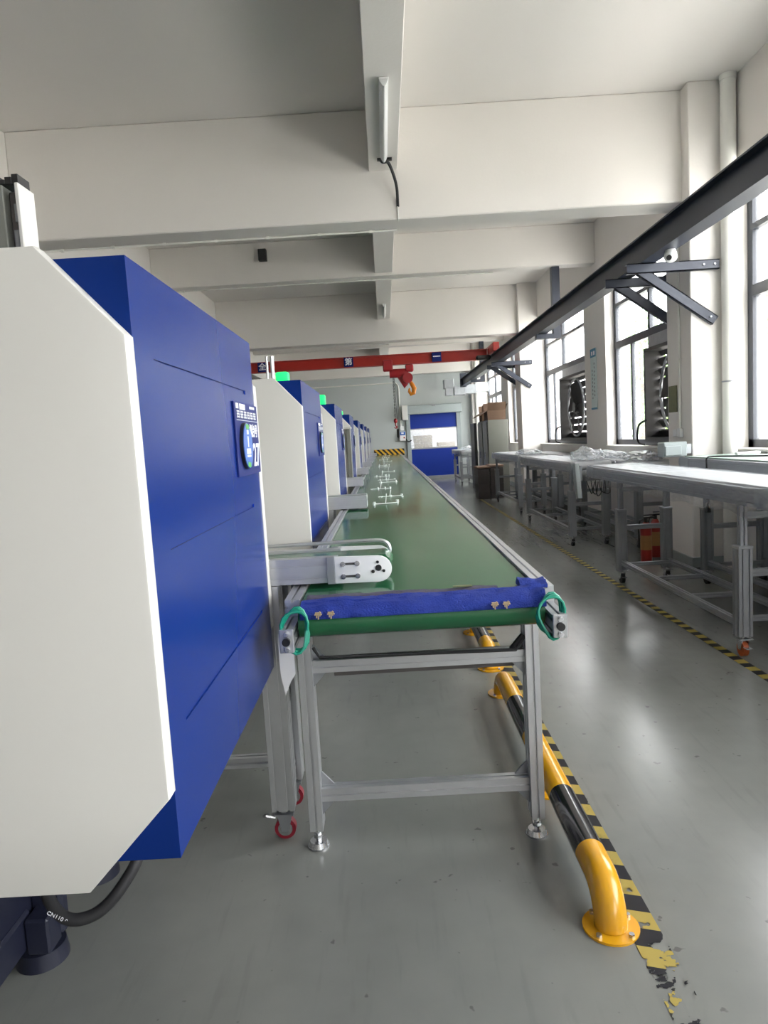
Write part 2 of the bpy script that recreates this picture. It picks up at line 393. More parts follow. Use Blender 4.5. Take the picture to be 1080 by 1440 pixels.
# exhaust fans in the lower lights of the two windows beyond the first pillar
def exhaust_fan(y0, y1, label):
    z0, z1 = 1.18, 2.50; yc, zc = (y0 + y1) / 2, 1.76; R = min(y1 - y0, 1.1) / 2 - .05
    r = thing('exhaust_fan', (XF, yc, z0), label, 'fan', 'exhaust fans set in the windows')
    b = NB()
    for q in ((y0, y0 + .05, z0, 2.34), (y1 - .05, y1, z0, 2.34), (y0, y1, z0, z0 + .05), (y0, y1, 2.30, 2.34)): box(b, 3.34, 3.58, *q)
    obj('housing', b, 'fan_grey', r)
    b = NB(); box(b, 3.40, 3.56, y0, y1, 2.35, 2.50, .004); obj('cover_plate', b, 'galvanised', r)
    b = NB(); pts = [(3.40, yc + R * math.cos(t * math.pi / 16), zc + R * math.sin(t * math.pi / 16)) for t in range(32)]; tube(b, pts, .018, 6, True); obj('shroud_ring', b, 'galvanised', r)
    b = NB(); cyl(b, (3.36, yc, zc), (3.48, yc, zc), .09, seg=16); hub = obj('hub', b, 'fan_grey', r)
    for k in range(6):
        t = k * math.pi / 3 + .3; c, s = math.cos(t), math.sin(t); b = NB()
        pr = []
        for (rad, wd) in ((.08, .06), (R * .5, .14), (R * .93, .20)):
            for sgn in (-1, 1): pr.append(b.verts.new((3.42 + sgn * .03, yc + rad * c - sgn * wd * s, zc + rad * s + sgn * wd * c)))
        for q in ((0, 1, 3, 2), (2, 3, 5, 4)): b.faces.new([pr[j] for j in q])
        bmesh.ops.solidify(b, geom=b.faces[:], thickness=.004); obj('blade', b, 'fan_grey', r)
    for k in range(9):
        z = z0 + .09 + k * .128; b = NB(); box(b, 3.52, 3.56, y0 + .05, y1 - .05, z - .05, z + .05); bmesh.ops.rotate(b, verts=b.verts, cent=(3.54, yc, z), matrix=Matrix.Rotation(-.55, 3, 'Y')); obj('louvre', b, 'fan_grey', r)
    b = NB(); tube(b, smooth([(3.33, y1 - .1, 1.45), (3.25, y1 - .06, 1.40), (3.23, y1 - .03, 1.28), (3.25, y1 - .02, 1.17), (3.32, y1 - .06, 1.14)]), .013, 8); obj('cable', b, 'rubber', r)
exhaust_fan(11.57, 13.36, 'exhaust fan filling the lower window light beside the hanging poster')
exhaust_fan(7.27, 9.04, 'exhaust fan in the window light right behind the downpipe pillar')

# roll-up door in the far wall
d = thing('door_1', (1.63, YF, 0), None, None); d['kind'] = 'structure'
for x0, x1 in ((.74, .87), (2.39, 2.53)):
    b = NB(); box(b, x0, x1, YF - .09, YF - .003, 0, 2.14, .006); obj('door_post', b, 'box_grey', d)
b = NB(); box(b, .64, 2.56, YF - .28, YF - .003, 2.15, 2.44, .02); obj('door_housing', b, 'box_grey', d)
b = NB(); box(b, .62, .80, YF - .30, YF - .003, 1.98, 2.46, .01); obj('motor_cover', b, 'panel_white', d)
b = NB(); box(b, .87, 2.39, YF - .035, YF - .025, 1.68, 2.20); obj('door_curtain', b, 'door_blue', d)
b = NB(); box(b, .87, 2.39, YF - .035, YF - .025, .12, 1.02); obj('door_curtain', b, 'door_blue', d)
b = NB(); box(b, .87, 2.39, YF - .033, YF - .028, 1.05, 1.66); obj('door_window', b, 'clear_sheet', d)
for z0, z1 in ((1.655, 1.69), (1.01, 1.055)):
    b = NB(); box(b, .87, 2.39, YF - .045, YF - .018, z0, z1); obj('curtain_rail', b, 'alu_dull', d)
b = NB(); box(b, .87, 2.39, YF - .06, YF - .01, .001, .12, .006); obj('bottom_bar', b, 'alu_dull', d)
b = NB(); box(b, 1.6, 1.72, YF - .36, YF - .28, 2.38, 2.44, .01); obj('door_sensor', b, 'alu_dull', d)
# loading yard behind the door
b = NB(); box(b, -2, 5.5, 27.5, 27.7, -.16, 3.2); struct('yard_wall', b, 'pale_wall')
b = NB(); box(b, -2, 5.5, 23.41, 27.5, 3.0, 3.2); struct('yard_shade_canopy', b, 'pale_wall')  # canopy added to keep sky light off the cartons behind the door
b = NB(); box(b, -2, -1.8, 23.41, 27.5, -.16, 3.0); struct('yard_wall', b, 'pale_wall')  # left side wall, added with the canopy to dim the yard
LAY = ['bottom', 'second lowest', 'third lowest', 'fourth', 'fifth', 'topmost sixth']
for (x, n, label) in ((1.05, 6, '%s pale carton of the taller stack behind the door window'), (1.85, 5, '%s pale carton of the lower stack behind the door window')):
    for k in range(n):
        b = NB(); box(b, x - .02 * (k % 2), x + .62, 24.6, 25.1, -.15 + k * .27, -.15 + k * .27 + .262, .006)
        c = obj('carton', b, 'carton_pale', None, label % LAY[k], 'carton', 'cartons stacked outside the roll-up door')

# ================================================================== RUNWAY, CRANE
def ibeam(bm, axis, a0, a1, u0, u1, v0, v1, tf=.014, tw=.01):
    uc = (u0 + u1) / 2
    poly = [(u0, v0), (u1, v0), (u1, v0 + tf), (uc + tw, v0 + tf), (uc + tw, v1 - tf), (u1, v1 - tf), (u1, v1), (u0, v1), (u0, v1 - tf), (uc - tw, v1 - tf), (uc - tw, v0 + tf), (u0, v0 + tf)]
    return prism(bm, poly, axis, a0, a1)
RZ0, RZ1 = 2.86, 3.10
r = thing('crane_runway', (2.5, 6, RZ0), 'dark steel crane runway beam along the window side', 'beam')
b = NB(); ibeam(b, 'y', -9.2, 21.6, 2.42, 2.57, RZ0, RZ1); obj('rail_beam', b, 'slate', r)
b = NB(); box(b, 2.485, 2.505, -9.2, 21.4, RZ1, RZ1 + .02); obj('rail', b, 'slate', r)
b = NB(); box(b, 2.40, 2.59, 21.6, 21.63, RZ0 - .02, RZ1 + .16); obj('end_stop', b, 'slate', r)
def bracket(y0, label):
    r = thing('runway_bracket', (2.9, y0, 2.3), label, 'bracket', 'steel brackets carrying the crane runway')
    s = .05
    b = NB()
    prism(b, [(2.30, 2.77), (3.145, 2.77), (3.145, 2.858), (2.30, 2.858)], 'y', y0, y0 + .008); box(b, 2.30, 3.145, y0, y0 + s, 2.77, 2.778); box(b, 2.30, 3.145, y0, y0 + s, 2.85, 2.858)
    obj('arm', b, 'slate', r)
    b = NB(); dv = Vector((.66, -.50)).normalized(); nn = Vector((-dv.y, dv.x)) * .045; p, q = Vector((2.42, 2.80)), Vector((3.11, 2.31))
    prism(b, [tuple(p - nn), tuple(q - nn), tuple(q + nn), tuple(p + nn)], 'y', y0 + .01, y0 + .018)
    for sg in (-1, 1):
        prism(b, [tuple(p + nn * sg), tuple(q + nn * sg), tuple(q + nn * sg * .82), tuple(p + nn * sg * .82)], 'y', y0 + .01, y0 + s)
    obj('brace', b, 'slate', r)
    for (x, z) in ((3.06, 2.345), (3.0, 2.815), (3.1, 2.815)):
        b = NB(); cyl(b, (x, y0 - .009, z), (x, y0 + .012, z), .010, seg=6); obj('bolt', b, 'alu_dull', r)
for (y0, lb) in ((6.59, 'dark steel bracket on the near face of the pillar with the downpipe'), (7.21, 'dark steel bracket on the rear face of the downpipe pillar'),
                 (14.74, 'dark steel bracket on the near face of the second pillar'), (15.36, 'dark steel bracket on the rear face of the second pillar')):
    bracket(y0, lb)
r = thing('runway_hanger', (2.72, 10.93, 2.78), 'dark steel post hanging the runway from the middle ceiling beam', 'bracket')
b = NB(); box(b, 2.66, 2.78, 10.88, 10.98, 2.78, 3.839, .003); obj('post', b, 'slate', r)
b = NB(); box(b, 2.40, 2.66, 10.88, 10.98, 2.78, 2.855, .003); obj('foot', b, 'slate', r)
r = thing('runway_hanger', (2.72, 19.05, 2.78), 'dark steel post hanging the runway near the door', 'bracket')
b = NB(); box(b, 2.66, 2.78, 19.0, 19.1, 2.78, 3.839, .003); obj('post', b, 'slate', r)
b = NB(); box(b, 2.40, 2.66, 19.0, 19.1, 2.78, 2.855, .003); obj('foot', b, 'slate', r)
r = thing('crane_runway', (-3.2, 6, RZ0), 'dark steel crane runway beam along the wall behind the machines', 'beam')
b = NB(); ibeam(b, 'y', -9.2, 21.6, -3.345, -3.2, RZ0, RZ1); obj('rail_beam', b, 'slate', r)
# bridge crane
CY = 16.0
r = thing('bridge_crane', (0, CY, 3.04), 'red overhead bridge crane spanning the hall', 'crane')
b = NB(); ibeam(b, 'x', -3.17, 2.40, CY - .09, CY + .09, 3.045, 3.275, .018); obj('bridge_girder', b, 'crane_red', r)
for x in (-3.27, 2.5):
    b = NB(); box(b, x - .07, x + .07, CY - .75, CY + .75, 3.15, 3.33, .01); box(b, min(x, x * .965), max(x, x * .965), CY - .12, CY + .12, 3.16, 3.28); e = obj('end_truck', b, 'crane_red', r)
    for yy in (CY - .55, CY + .55):
        b = NB(); cyl(b, (x - .03, yy, 3.185), (x + .03, yy, 3.185), .065, seg=18); obj('wheel', b, 'black', e)
b = NB(); box(b, 2.1, 2.42, CY - .50, CY - .36, 3.0, 3.1, .03); obj('drive_motor', b, 'black', r)
for x, ch in ((-2.63, '全'), (-.70, '第'), (1.27, '一')):
    b = NB(); box(b, x - .105, x + .105, CY - .097, CY - .091, 3.055, 3.265); s = obj('sign_plate', b, 'sign_blue', r)
    text('lettering', ch, .17, 'ink_white', s, (x, CY - .099, 3.16), (1, 0, 0), (0, 0, 1), bold=.004)
# hoist on the girder
r = thing('chain_hoist', (.42, CY, 2.5), 'red electric chain hoist hanging under the crane girder', 'hoist')
b = NB(); box(b, .06, .28, CY - .14, CY - .10, 2.92, 3.16, .02); box(b, .06, .28, CY + .10, CY + .14, 2.92, 3.16, .02); obj('trolley', b, 'hook_red', r)
for x in (.10, .24):
    for s in (-1, 1):
        b = NB(); cyl(b, (x, CY + s * .03, 3.09), (x, CY + s * .1, 3.09), .04, seg=14); obj('trolley_wheel', b, 'black', r)
b = NB(); cyl(b, (.20, CY, 2.86), (.62, CY, 2.86), .10, seg=18); box(b, .56, .74, CY - .12, CY + .12, 2.88, 3.03, .02); obj('motor', b, 'hook_red', r)
b = NB(); cyl(b, (.60, CY - .13, 2.74), (.60, CY + .12, 2.74), .115, seg=18); obj('chain_wheel', b, 'hook_red', r)
b = NB(); prism(b, [(.32, 2.86), (.62, 2.78), (.60, 2.60), (.52, 2.52)], 'y', CY - .06, CY + .06, .005); obj('gear_housing', b, 'hook_red', r)
b = NB(); tube(b, [(.66, CY, 2.66), (.69, CY, 2.60), (.74, CY, 2.50), (.72, CY, 2.40), (.66, CY, 2.38), (.62, CY, 2.44), (.63, CY, 2.52)], [.035, .05, .055, .05, .045, .035, .015], 10); obj('hook', b, 'hook_orange', r)
r = thing('hand_chain', (.26, CY - .05, 1.5), 'black lifting chain with a small red hook below the hoist', 'chain')
for k in range(24):
    z = 2.735 - k * .036; b = NB(); q = Matrix.Rotation(math.pi / 2 * (k % 2), 3, 'Z')
    tube(b, [Vector((.275, CY - .05, z)) + q @ Vector((.011 * math.cos(t * math.pi / 4), 0, .022 * math.sin(t * math.pi / 4))) for t in range(8)], .0055, 5, True); obj('chain_link', b, 'black', r)
b = NB(); sphere(b, (.275, CY - .05, 1.80), .05, 12, 8, (.8, .6, 1.2)); obj('hook_block', b, 'hook_red', r)
b = NB(); tube(b, smooth([(.275, CY - .05, 1.76), (.275, CY - .05, 1.70), (.30, CY - .05, 1.665), (.275, CY - .05, 1.64), (.245, CY - .05, 1.66)]), .014, 8); obj('hook', b, 'hook_red', r)
b = NB(); box(b, .29, .35, CY - .08, CY - .02, 1.42, 1.62, .012); obj('pendant_control', b, 'black', r)
b = NB(); tube(b, [(.32, CY - .05, 1.62), (.31, CY - .05, 2.0), (.30, CY - .05, 2.745)], .007, 6); obj('pendant_cable', b, 'black', r)

# ================================================================== LINE CONVEYOR
XL, XR = -.345, .505
r = thing('line_conveyor', (.08, 12, 0), 'long green belt conveyor on an aluminium frame down the middle', 'conveyor')
b = NB(); n_ = 14; zc, rr, y0c, y1c = .857, .047, 2.108, 22.55
poly = [(y0c + rr * math.cos(math.pi / 2 + math.pi * k / n_), zc + rr * math.sin(math.pi / 2 + math.pi * k / n_)) for k in range(n_ + 1)]
poly += [(y1c + rr * math.cos(-math.pi / 2 + math.pi * k / n_), zc + rr * math.sin(-math.pi / 2 + math.pi * k / n_)) for k in range(n_ + 1)]
prism(b, poly, 'x', -.292, .452); obj('belt', b, 'belt_green', r, 'glossy dark green belt')
for x0 in (XL, .457):
    b = NB(); profile(b, 'y', 2.17, 22.6, x0, x0 + .048, .815, .913, 1, 2); obj('side_rail', b, 'aluminium', r)
for x0 in (XL + .004, .459):
    b = NB(); box(b, x0, x0 + .042, 1.995, 2.003, .795, .865, .002); tk = obj('take_up_plate', b, 'aluminium', r)
    b = NB(); profile(b, 'y', 2.003, 2.19, x0, x0 + .042, .797, .862, 1, 2); obj('take_up_block', b, 'alu_dull', r)
    xc = x0 + .021
    b = NB(); cyl(b, (xc, 1.983, .83), (xc, 1.995, .83), .012, seg=12); obj('shaft_cap', b, 'black', tk)
    for z in (.806, .852):
        b = NB(); cyl(b, (xc, 1.985, z), (xc, 1.995, z), .006, seg=8); cyl(b, (xc, 1.988, z), (xc, 1.995, z), .009, seg=6); obj('screw', b, 'steel', tk)
k = 0; yk = 2.31
while yk < 22.5:
    for x0 in (-.333, .43):
        b = NB(); profile(b, 'z', .075, .815, x0, x0 + .045, yk - .03, yk + .05, 1, 2); lg = obj('leg', b, 'aluminium', r)
        b = NB(); cyl(b, (x0 + .022, yk + .01, 0.004), (x0 + .022, yk + .01, .022), .036, .03, 20); cyl(b, (x0 + .022, yk + .01, 0), (x0 + .022, yk + .01, .005), .038, seg=20); obj('foot', b, 'steel', lg)
        b = NB(); cyl(b, (x0 + .022, yk + .01, .022), (x0 + .022, yk + .01, .075), .009, seg=8); cyl(b, (x0 + .022, yk + .01, .034), (x0 + .022, yk + .01, .046), .016, seg=6); obj('foot_bolt', b, 'steel', lg)
    for z0, h in ((.628, .042), (.171, .046)):
        b = NB(); profile(b, 'x', -.288, .43, yk - .01, yk + .035, z0, z0 + h, 1, 1); cb = obj('cross_bar', b, 'aluminium', r)
        for x, sg in ((-.288, 1), (.43, -1)):
            b = NB(); prism(b, [(x, z0), (x + sg * .045, z0), (x, z0 - .05)], 'y', yk + .0, yk + .006); obj('corner_bracket', b, 'alu_dull', cb)
            b = NB(); prism(b, [(x, z0 + h), (x + sg * .045, z0 + h), (x, z0 + h + .05)], 'y', yk + .022, yk + .03); obj('corner_bracket', b, 'alu_dull', cb)
    if k == 0:
        b = NB(); tube(b, [(-.28, yk - .02, .72), (-.26, yk - .02, .685), (.40, yk - .02, .674), (.43, yk - .02, .72)], .006, 6); obj('cable', b, 'rubber', r)
        b = NB(); box(b, -.22, .40, yk + .036, yk + .06, .60, .665); obj('cable_tray', b, 'pit_dark', r)
        b = NB(); cyl(b, (.385, yk - .012, .675), (.425, yk - .012, .72), .009, seg=8); obj('cable_gland', b, 'black', r)
    k += 1; yk += 3.0
# under-belt support plates
b = NB(); box(b, -.297, .457, 2.20, 22.5, .82, .835); obj('bed_plate', b, 'alu_dull', r)
# teal cable coils around both take-up blocks
for xc, lb in ((-.297, 'coil of teal cable hung on the end block by the machines'), (.462, 'coil of teal cable hung on the end block by the walkway')):
    b = NB(); pts = []
    for q in range(3 * 20 + 1):
        t = 2 * math.pi * q / 20; wv = .006 * math.sin(q * .9)
        pts.append((xc + (.037 + wv) * math.cos(t), 2.03 + .010 * (q / 20 - 1.5) + .012 * math.sin(t + .6), .853 + (.062 + wv) * math.sin(t)))
    tube(b, pts, .0042, 7); obj('cable_coil', b, 'cable_green', None, lb, 'cable', 'teal cable coils')
# blue cloth banner folded over the belt end
def drape(name, x0, x1, ya, yb, th, m, label, nx=90, seed=0., over=True, heap=None):
    b = NB(); cols = []
    path = []
    if over:
        for k in range(6):
            t = math.radians(160 - k * 14); path.append((y0c + .05 * math.cos(t), zc + .05 * math.sin(t), math.cos(t), math.sin(t)))
    for k in range(7):
        path.append((ya + (yb - ya) * k / 6, .9085, 0, 1))
    for i in range(nx + 1):
        u = i / nx; x = x0 + (x1 - x0) * u; ring = []
        hp = heap(u) if heap else 1
        inn = [Vector((x, y, z)) for (y, z, ny, nz) in path]
        outp = []
        for j, (y, z, ny, nz) in enumerate(path):
            tt = th * (.75 + .7 * noise.noise(Vector((x * 9, j * .55 + seed, seed))) + .35 * noise.noise(Vector((x * 30, j * .9, seed + 3)))) * hp
            if j in (0, len(path) - 1): tt *= .45
            outp.append(Vector((x, y + ny * tt, z + nz * max(.002, tt))))
        ring = [b.verts.new(v) for v in inn + outp[::-1]]
        cols.append(ring)
    for A, B_ in zip(cols, cols[1:]):
        for k in range(len(A)):
            l = (k + 1) % len(A); b.faces.new((A[k], A[l], B_[l], B_[k]))
    b.faces.new(cols[0]); b.faces.new(cols[-1][::-1])
    return b
b = drape('cloth', -.285, .455, 2.11, 2.16, .012, 'cloth_blue', None, heap=lambda u: 1 + 1.2 * max(0, (u - .78) / .22) ** 2)
r = thing('banner_cloth', (.09, 2.11, .905), 'blue printed cloth banner folded over the near end of the green belt', 'cloth')
obj('fabric', b, 'cloth_blue', r, sharp=1.2)
for x in (-.228, -.19, .30, .335):
    b = NB()
    for (dx, dz, wx, wz) in ((0, 0, .011, .0015), (0, .005, .009, .0015), (0, -.005, .0015, .009), (.005, .002, .0015, .007), (-.005, -.003, .0015, .006)):
        box(b, x + dx - wx, x + dx + wx, 2.044, 2.052, .892 + dz - wz, .892 + dz + wz)
    obj('print', b, 'print_tan', r, 'tan printed character')
b = drape('cloth', -.275, .33, 2.166, 2.215, .009, 'cloth_dark', None, seed=5., over=False)
obj('rag', b, 'cloth_dark', None, 'dark grey cloth lying on the belt behind the blue banner', 'cloth', sharp=1.2)
b = NB(); box(b, .19, .25, 2.18, 2.20, .922, .925, .001); obj('scrap', b, 'notice_olive', None, 'small olive scrap on the dark cloth', 'scrap')
b = drape('cloth', .40, .485, 2.165, 2.25, .026, 'cloth_blue', None, seed=9., over=False)
obj('cloth_corner', b, 'cloth_blue', None, 'bunched blue cloth corner lying at the walkway edge of the belt', 'cloth', sharp=1.2)
# striped end board at the far end of the belt
r = thing('hazard_board', (.12, 22.66, 0), 'yellow and black striped board closing the far end of the conveyor', 'board')
b = NB(); box(b, -.36, .62, 22.65, 22.67, .86, 1.08); obj('board', b, 'hazard_board', r)
for x in (-.3, .55):
    b = NB(); profile(b, 'z', 0, 1.05, x - .02, x + .02, 22.672, 22.712); obj('post', b, 'alu_dull', r)

# ================================================================== FLOOR TAPES AND BUMPER BARS
b = NB(); box(b, .60, .685, 1.2, 23.0, .0008, .0022); obj('hazard_tape', b, 'hazard_tape', None, 'wide black and yellow floor tape beside the bumper bars', 'tape')
b = NB(); box(b, 1.96, 2.018, 2.6, 15.5, .0008, .002); obj('hazard_tape', b, 'hazard_tape_thin', None, 'narrow black and yellow floor tape along the wrapped conveyors', 'tape')
def bumper(y0, y1):
    xb, zb, rb = .556, .105, .046
    r = thing('bumper_bar', (xb, (y0 + y1) / 2, 0), 'x', 'bumper bar', 'yellow and black bumper bars')
    Lb = y1 - y0; e0, e1 = y0 + .07, y1 - .07
    def seg_(ya, yb, m, bend0=False, bend1=False):
        pts = []
        if bend0:
            for k in range(9):
                t = math.pi / 2 * k / 8; pts.append((xb, e0 - .03 + .10 - .10 * math.cos(t), .005 + (zb - .005) * math.sin(t)))
        else: pts.append((xb, ya, zb))
        pts.append((xb, (ya + yb) / 2, zb))
        if bend1:
            for k in range(9):
                t = math.pi / 2 * k / 8; pts.append((xb, e1 + .03 - .10 + .10 * math.sin(t), .005 + (zb - .005) * math.cos(t)))
        else: pts.append((xb, yb, zb))
        b = NB(); tube(b, pts, rb, 20); obj('pipe_section', b, m, r, 'yellow pipe section' if m == 'yellow' else 'black pipe section')
    c = [y0 + f_ * Lb for f_ in (.12, .30, .56, .76)]
    seg_(e0, c[0], 'yellow', bend0=True); seg_(c[0], c[1], 'pipe_black'); seg_(c[1], c[2], 'yellow'); seg_(c[2], c[3], 'pipe_black'); seg_(c[3], e1, 'yellow', bend1=True)
    for yy in (e0 - .03, (c[1] + c[2]) / 2, e1 + .03):
        b = NB(); cyl(b, (xb, yy, 0), (xb, yy, .007), .078, seg=28); fl = obj('flange', b, 'yellow', r)
        if abs(yy - (c[1] + c[2]) / 2) < .01:
            b = NB(); cyl(b, (xb, yy, .006), (xb, yy, zb), .03, seg=12); obj('support_stub', b, 'yellow', r)
        for a in (.5, 2.2, 3.9, 5.4):
            b = NB(); cyl(b, (xb + .065 * math.cos(a), yy + .065 * math.sin(a), .007), (xb + .065 * math.cos(a), yy + .065 * math.sin(a), .016), .008, seg=6); obj('anchor_bolt', b, 'steel', fl)
    return r
bp = bumper(1.80, 3.70)
ords = ['nearest', 'second', 'third', 'fourth', 'fifth', 'sixth', 'seventh', 'eighth', 'ninth']
bp['label'] = 'nearest yellow and black floor bumper bar, flange in full view by the tape'
for k in range(1, 9):
    dup(bp, (0, 2.24 * k, 0), '%s yellow and black floor bumper bar counted from the camera' % ords[k])

# ================================================================== MOULDING MACHINES
def slotted(bm, x, depth, ys, zs, slots, back):
    """face in the plane X=x with recessed slots; ys/zs grid lines, slots = set of (i,j) cells"""
    V = {}
    def v(i, j, dx):
        key = (i, j, dx)
        if key not in V: V[key] = bm.verts.new((x - dx, ys[i], zs[j]))
        return V[key]
    for i in range(len(ys) - 1):
        for j in range(len(zs) - 1):
            dx = depth if (i, j) in slots else 0
            bm.faces.new((v(i, j, dx), v(i + 1, j, dx), v(i + 1, j + 1, dx), v(i, j + 1, dx)))
            if dx:
                for (a, c) in (((i, j), (i + 1, j)), ((i + 1, j), (i + 1, j + 1)), ((i + 1, j + 1), (i, j + 1)), ((i, j + 1), (i, j))):
                    bm.faces.new((v(*a, 0), v(*c, 0), v(*c, dx), v(*a, dx)))
    box(bm, back, x - depth - .002, ys[0], ys[-1], zs[0], zs[-1])
    for (ya, yb, za, zb) in ((ys[0], ys[-1], zs[0], zs[0]), (ys[0], ys[-1], zs[-1], zs[-1]), (ys[0], ys[0], zs[0], zs[-1]), (ys[-1], ys[-1], zs[0], zs[-1])):
        if ya == yb: q = [(x, ya, za), (x, ya, zb), (x - depth - .002, ya, zb), (x - depth - .002, ya, za)]
        else: q = [(x, ya, za), (x, yb, za), (x - depth - .002, yb, za), (x - depth - .002, ya, za)]
        bm.faces.new([bm.verts.new(c) for c in q])
XD = -.42
MY = [1.175, 3.66, 6.12, 8.74, 11.45, 14.05, 16.75, 19.5]
PLATE = [(XD + .004, .79), (XD + .004, 1.597), (-.552, 1.747), (-1.65, 1.747), (-1.65, .623), (-.574, .623)]
def machine(y0, label, first):
    L_ = 1.18
    r = thing('moulding_machine', (-1.0, y0 + .6, 0), label, 'machine', 'blue and white moulding machines in a row')
    for nm, a0, a1 in (('near_panel', y0, y0 + .044), ('far_panel', y0 + L_ - .04, y0 + L_)):
        b = NB(); prism(b, PLATE, 'y', a0, a1, .006); obj(nm, b, 'panel_white', r, 'white panel with cut corners')
    b = NB(); ys = [y0 + .045, y0 + .15, y0 + 1.01, y0 + L_ - .04]; zs = [.655, .876, .886, 1.214, 1.224, 1.562, 1.574, 1.735]
    slotted(b, XD, .004, ys, zs, {(1, 1), (1, 3), (1, 5)}, -.50); obj('safety_door', b, 'blue', r, 'blue safety door with three long grooves')
    b = NB(); box(b, -1.6, -.4995, y0 + .045, y0 + L_ - .04, .655, 1.735); obj('body', b, 'blue', r)
    b = NB(); box(b, -1.62, -1.04, y0 + .1, y0 + L_ - .04, .16, .655, .01); box(b, -1.045, -.955, y0 + .62, y0 + .66, .10, .64, .01); box(b, -1.03, -.965, y0 + .555, y0 + .625, .09, .19, .006); obj('base_frame', b, 'navy', r)
    b = NB(); box(b, -1.5, -1.03, y0 - .3, y0 + .60, .10, .20, .008); obj('base_foot_beam', b, 'navy', r)
    for yy in (y0 + .67, y0 + 1.05):
        b = NB(); cyl(b, (-1.05, yy, 0), (-1.05, yy, .045), .07, .064, 24); cyl(b, (-1.05, yy, .045), (-1.05, yy, .16), .02, seg=10); obj('levelling_mount', b, 'navy', r)
    # sign board with its round plate
    ya, yb = y0 + .80, y0 + 1.145
    b = NB(); box(b, XD, XD + .006, ya, yb, 1.318, 1.532, .001); s = obj('sign_board', b, 'sign_blue', r, 'dark blue sign board with white lettering')
    xs = XD + .0065
    def sq(yA, yB, zA, zB, m='ink_white', nm='print'):
        b = NB(); box(b, xs, xs + .0006, yA, yB, zA, zB); obj(nm, b, m, s)
    sq(ya + .02, ya + .055, 1.513, 1.528); sq(ya + .07, ya + .15, 1.511, 1.528); sq(ya + .22, ya + .30, 1.518, 1.526)
    sq(ya + .02, yb - .01, 1.4795, 1.481)
    random.seed(3)
    for k in range(6):                                      # heading characters, too small to read
        yy = ya + .028 + k * .05; b = NB()
        for q in range(3): box(b, xs, xs + .0006, yy, yy + .038, 1.488 + q * .008, 1.491 + q * .008)
        for q in range(2): box(b, xs, xs + .0006, yy + .006 + q * .02, yy + .012 + q * .02, 1.486, 1.508)
        obj('print', b, 'ink_white', s)
    if first:
        text('lettering', '机台号', .042, 'ink_white', s, (xs, ya + .262, 1.448), (0, 1, 0), (0, 0, 1), bold=.0012)
        text('lettering', '27', .10, 'ink_white', s, (xs, ya + .283, 1.372), (0, 1, 0), (0, 0, 1), bold=.0015)
    else:
        sq(ya + .20, ya + .225, 1.34, 1.41); sq(ya + .26, ya + .285, 1.34, 1.41); sq(ya + .20, ya + .285, 1.402, 1.412); sq(ya + .18, ya + .29, 1.44, 1.465)
    yc = ya + .105
    b = NB(); cyl(b, (XD + .006, yc, 1.405), (XD + .016, yc, 1.405), .068, seg=36); dk = obj('status_disc', b, 'black', r, 'round blue status plate')
    b = NB(); cyl(b, (XD + .016, yc, 1.405), (XD + .018, yc, 1.405), .066, seg=36); obj('disc_face', b, 'disc_blue', dk)
    for (a0, a1) in ((1.2, 1.9), (4.3, 5.0)):
        b = NB(); prism(b, [(yc + rr_ * math.cos(a0 + (a1 - a0) * q / 6), 1.405 + rr_ * math.sin(a0 + (a1 - a0) * q / 6)) for rr_, qs in ((.064, range(7)), (.05, range(6, -1, -1))) for q in qs], 'x', XD + .018, XD + .0186); obj('disc_mark', b, 'sign_green', dk)
    for (dy, dz, wy, wz) in ((0, .012, .006, .016), (0, -.016, .03, .008), (0, -.03, .028, .003), (0, .04, .012, .006)):
        b = NB(); box(b, XD + .018, XD + .0186, yc + dy - wy, yc + dy + wy, 1.405 + dz - wz, 1.405 + dz + wz); obj('disc_mark', b, 'ink_white', dk)
    return r
m_first = machine(MY[0], 'nearest blue and white moulding machine, sign numbered 27', True)
# top gear and hose of the nearest machine
b = NB(); box(b, -.808, -.798, 1.66, 1.735, 1.735, 2.03, .002); tw = obj('robot_column', b, 'panel_white', m_first, 'white upright cover plate')
b = NB(); box(b, -.836, -.810, 1.69, 1.735, 1.735, 2.02, .002); obj('drive_track', b, 'pit_dark', m_first)
b = NB(); box(b, -.862, -.840, 1.67, 1.735, 1.735, 2.03, .002); obj('guide_rail', b, 'cabinet_grey', m_first)
b = NB(); box(b, -.95, -.868, 1.68, 1.735, 1.735, 2.035, .002); obj('back_plate', b, 'cabinet_grey', m_first)
for k in range(5):
    b = NB(); cyl(b, (-.874, 1.674, 1.80 + k * .05), (-.874, 1.682, 1.80 + k * .05), .005, seg=8); obj('rail_screw', b, 'black', m_first)
b = NB(); box(b, -.825, -.815, 1.675, 1.69, 1.76, 1.93); box(b, -.822, -.812, 1.68, 1.69, 1.95, 1.99); obj('slider', b, 'alu_dull', m_first)
random.seed(5)
b = NB()
for k in range(9): x = -.95 + k * .016; box(b, x, x + .0155, 1.68, 1.735, 2.034, 2.045 + .012 * random.random(), .001)
obj('cable_chain', b, 'black', m_first)
b = NB(); tube(b, smooth([(-.80, 1.42, .60), (-.765, 1.37, .535), (-.73, 1.34, .490), (-.69, 1.33, .468), (-.64, 1.34, .475), (-.595, 1.36, .515), (-.565, 1.40, .57), (-.56, 1.45, .66)]), .0125, 12); hs = obj('hydraulic_hose', b, 'rubber', m_first)
b = NB(); cyl(b, (-.80, 1.42, .60), (-.772, 1.38, .548), .020, seg=12); obj('hose_fitting', b, 'steel', hs)
text('lettering', 'CN110 04', .012, 'ink_white', hs, (-.712, 1.3195, .481), Vector((.87, 0, -.5)).normalized(), Vector((.5, 0, .87)).normalized())
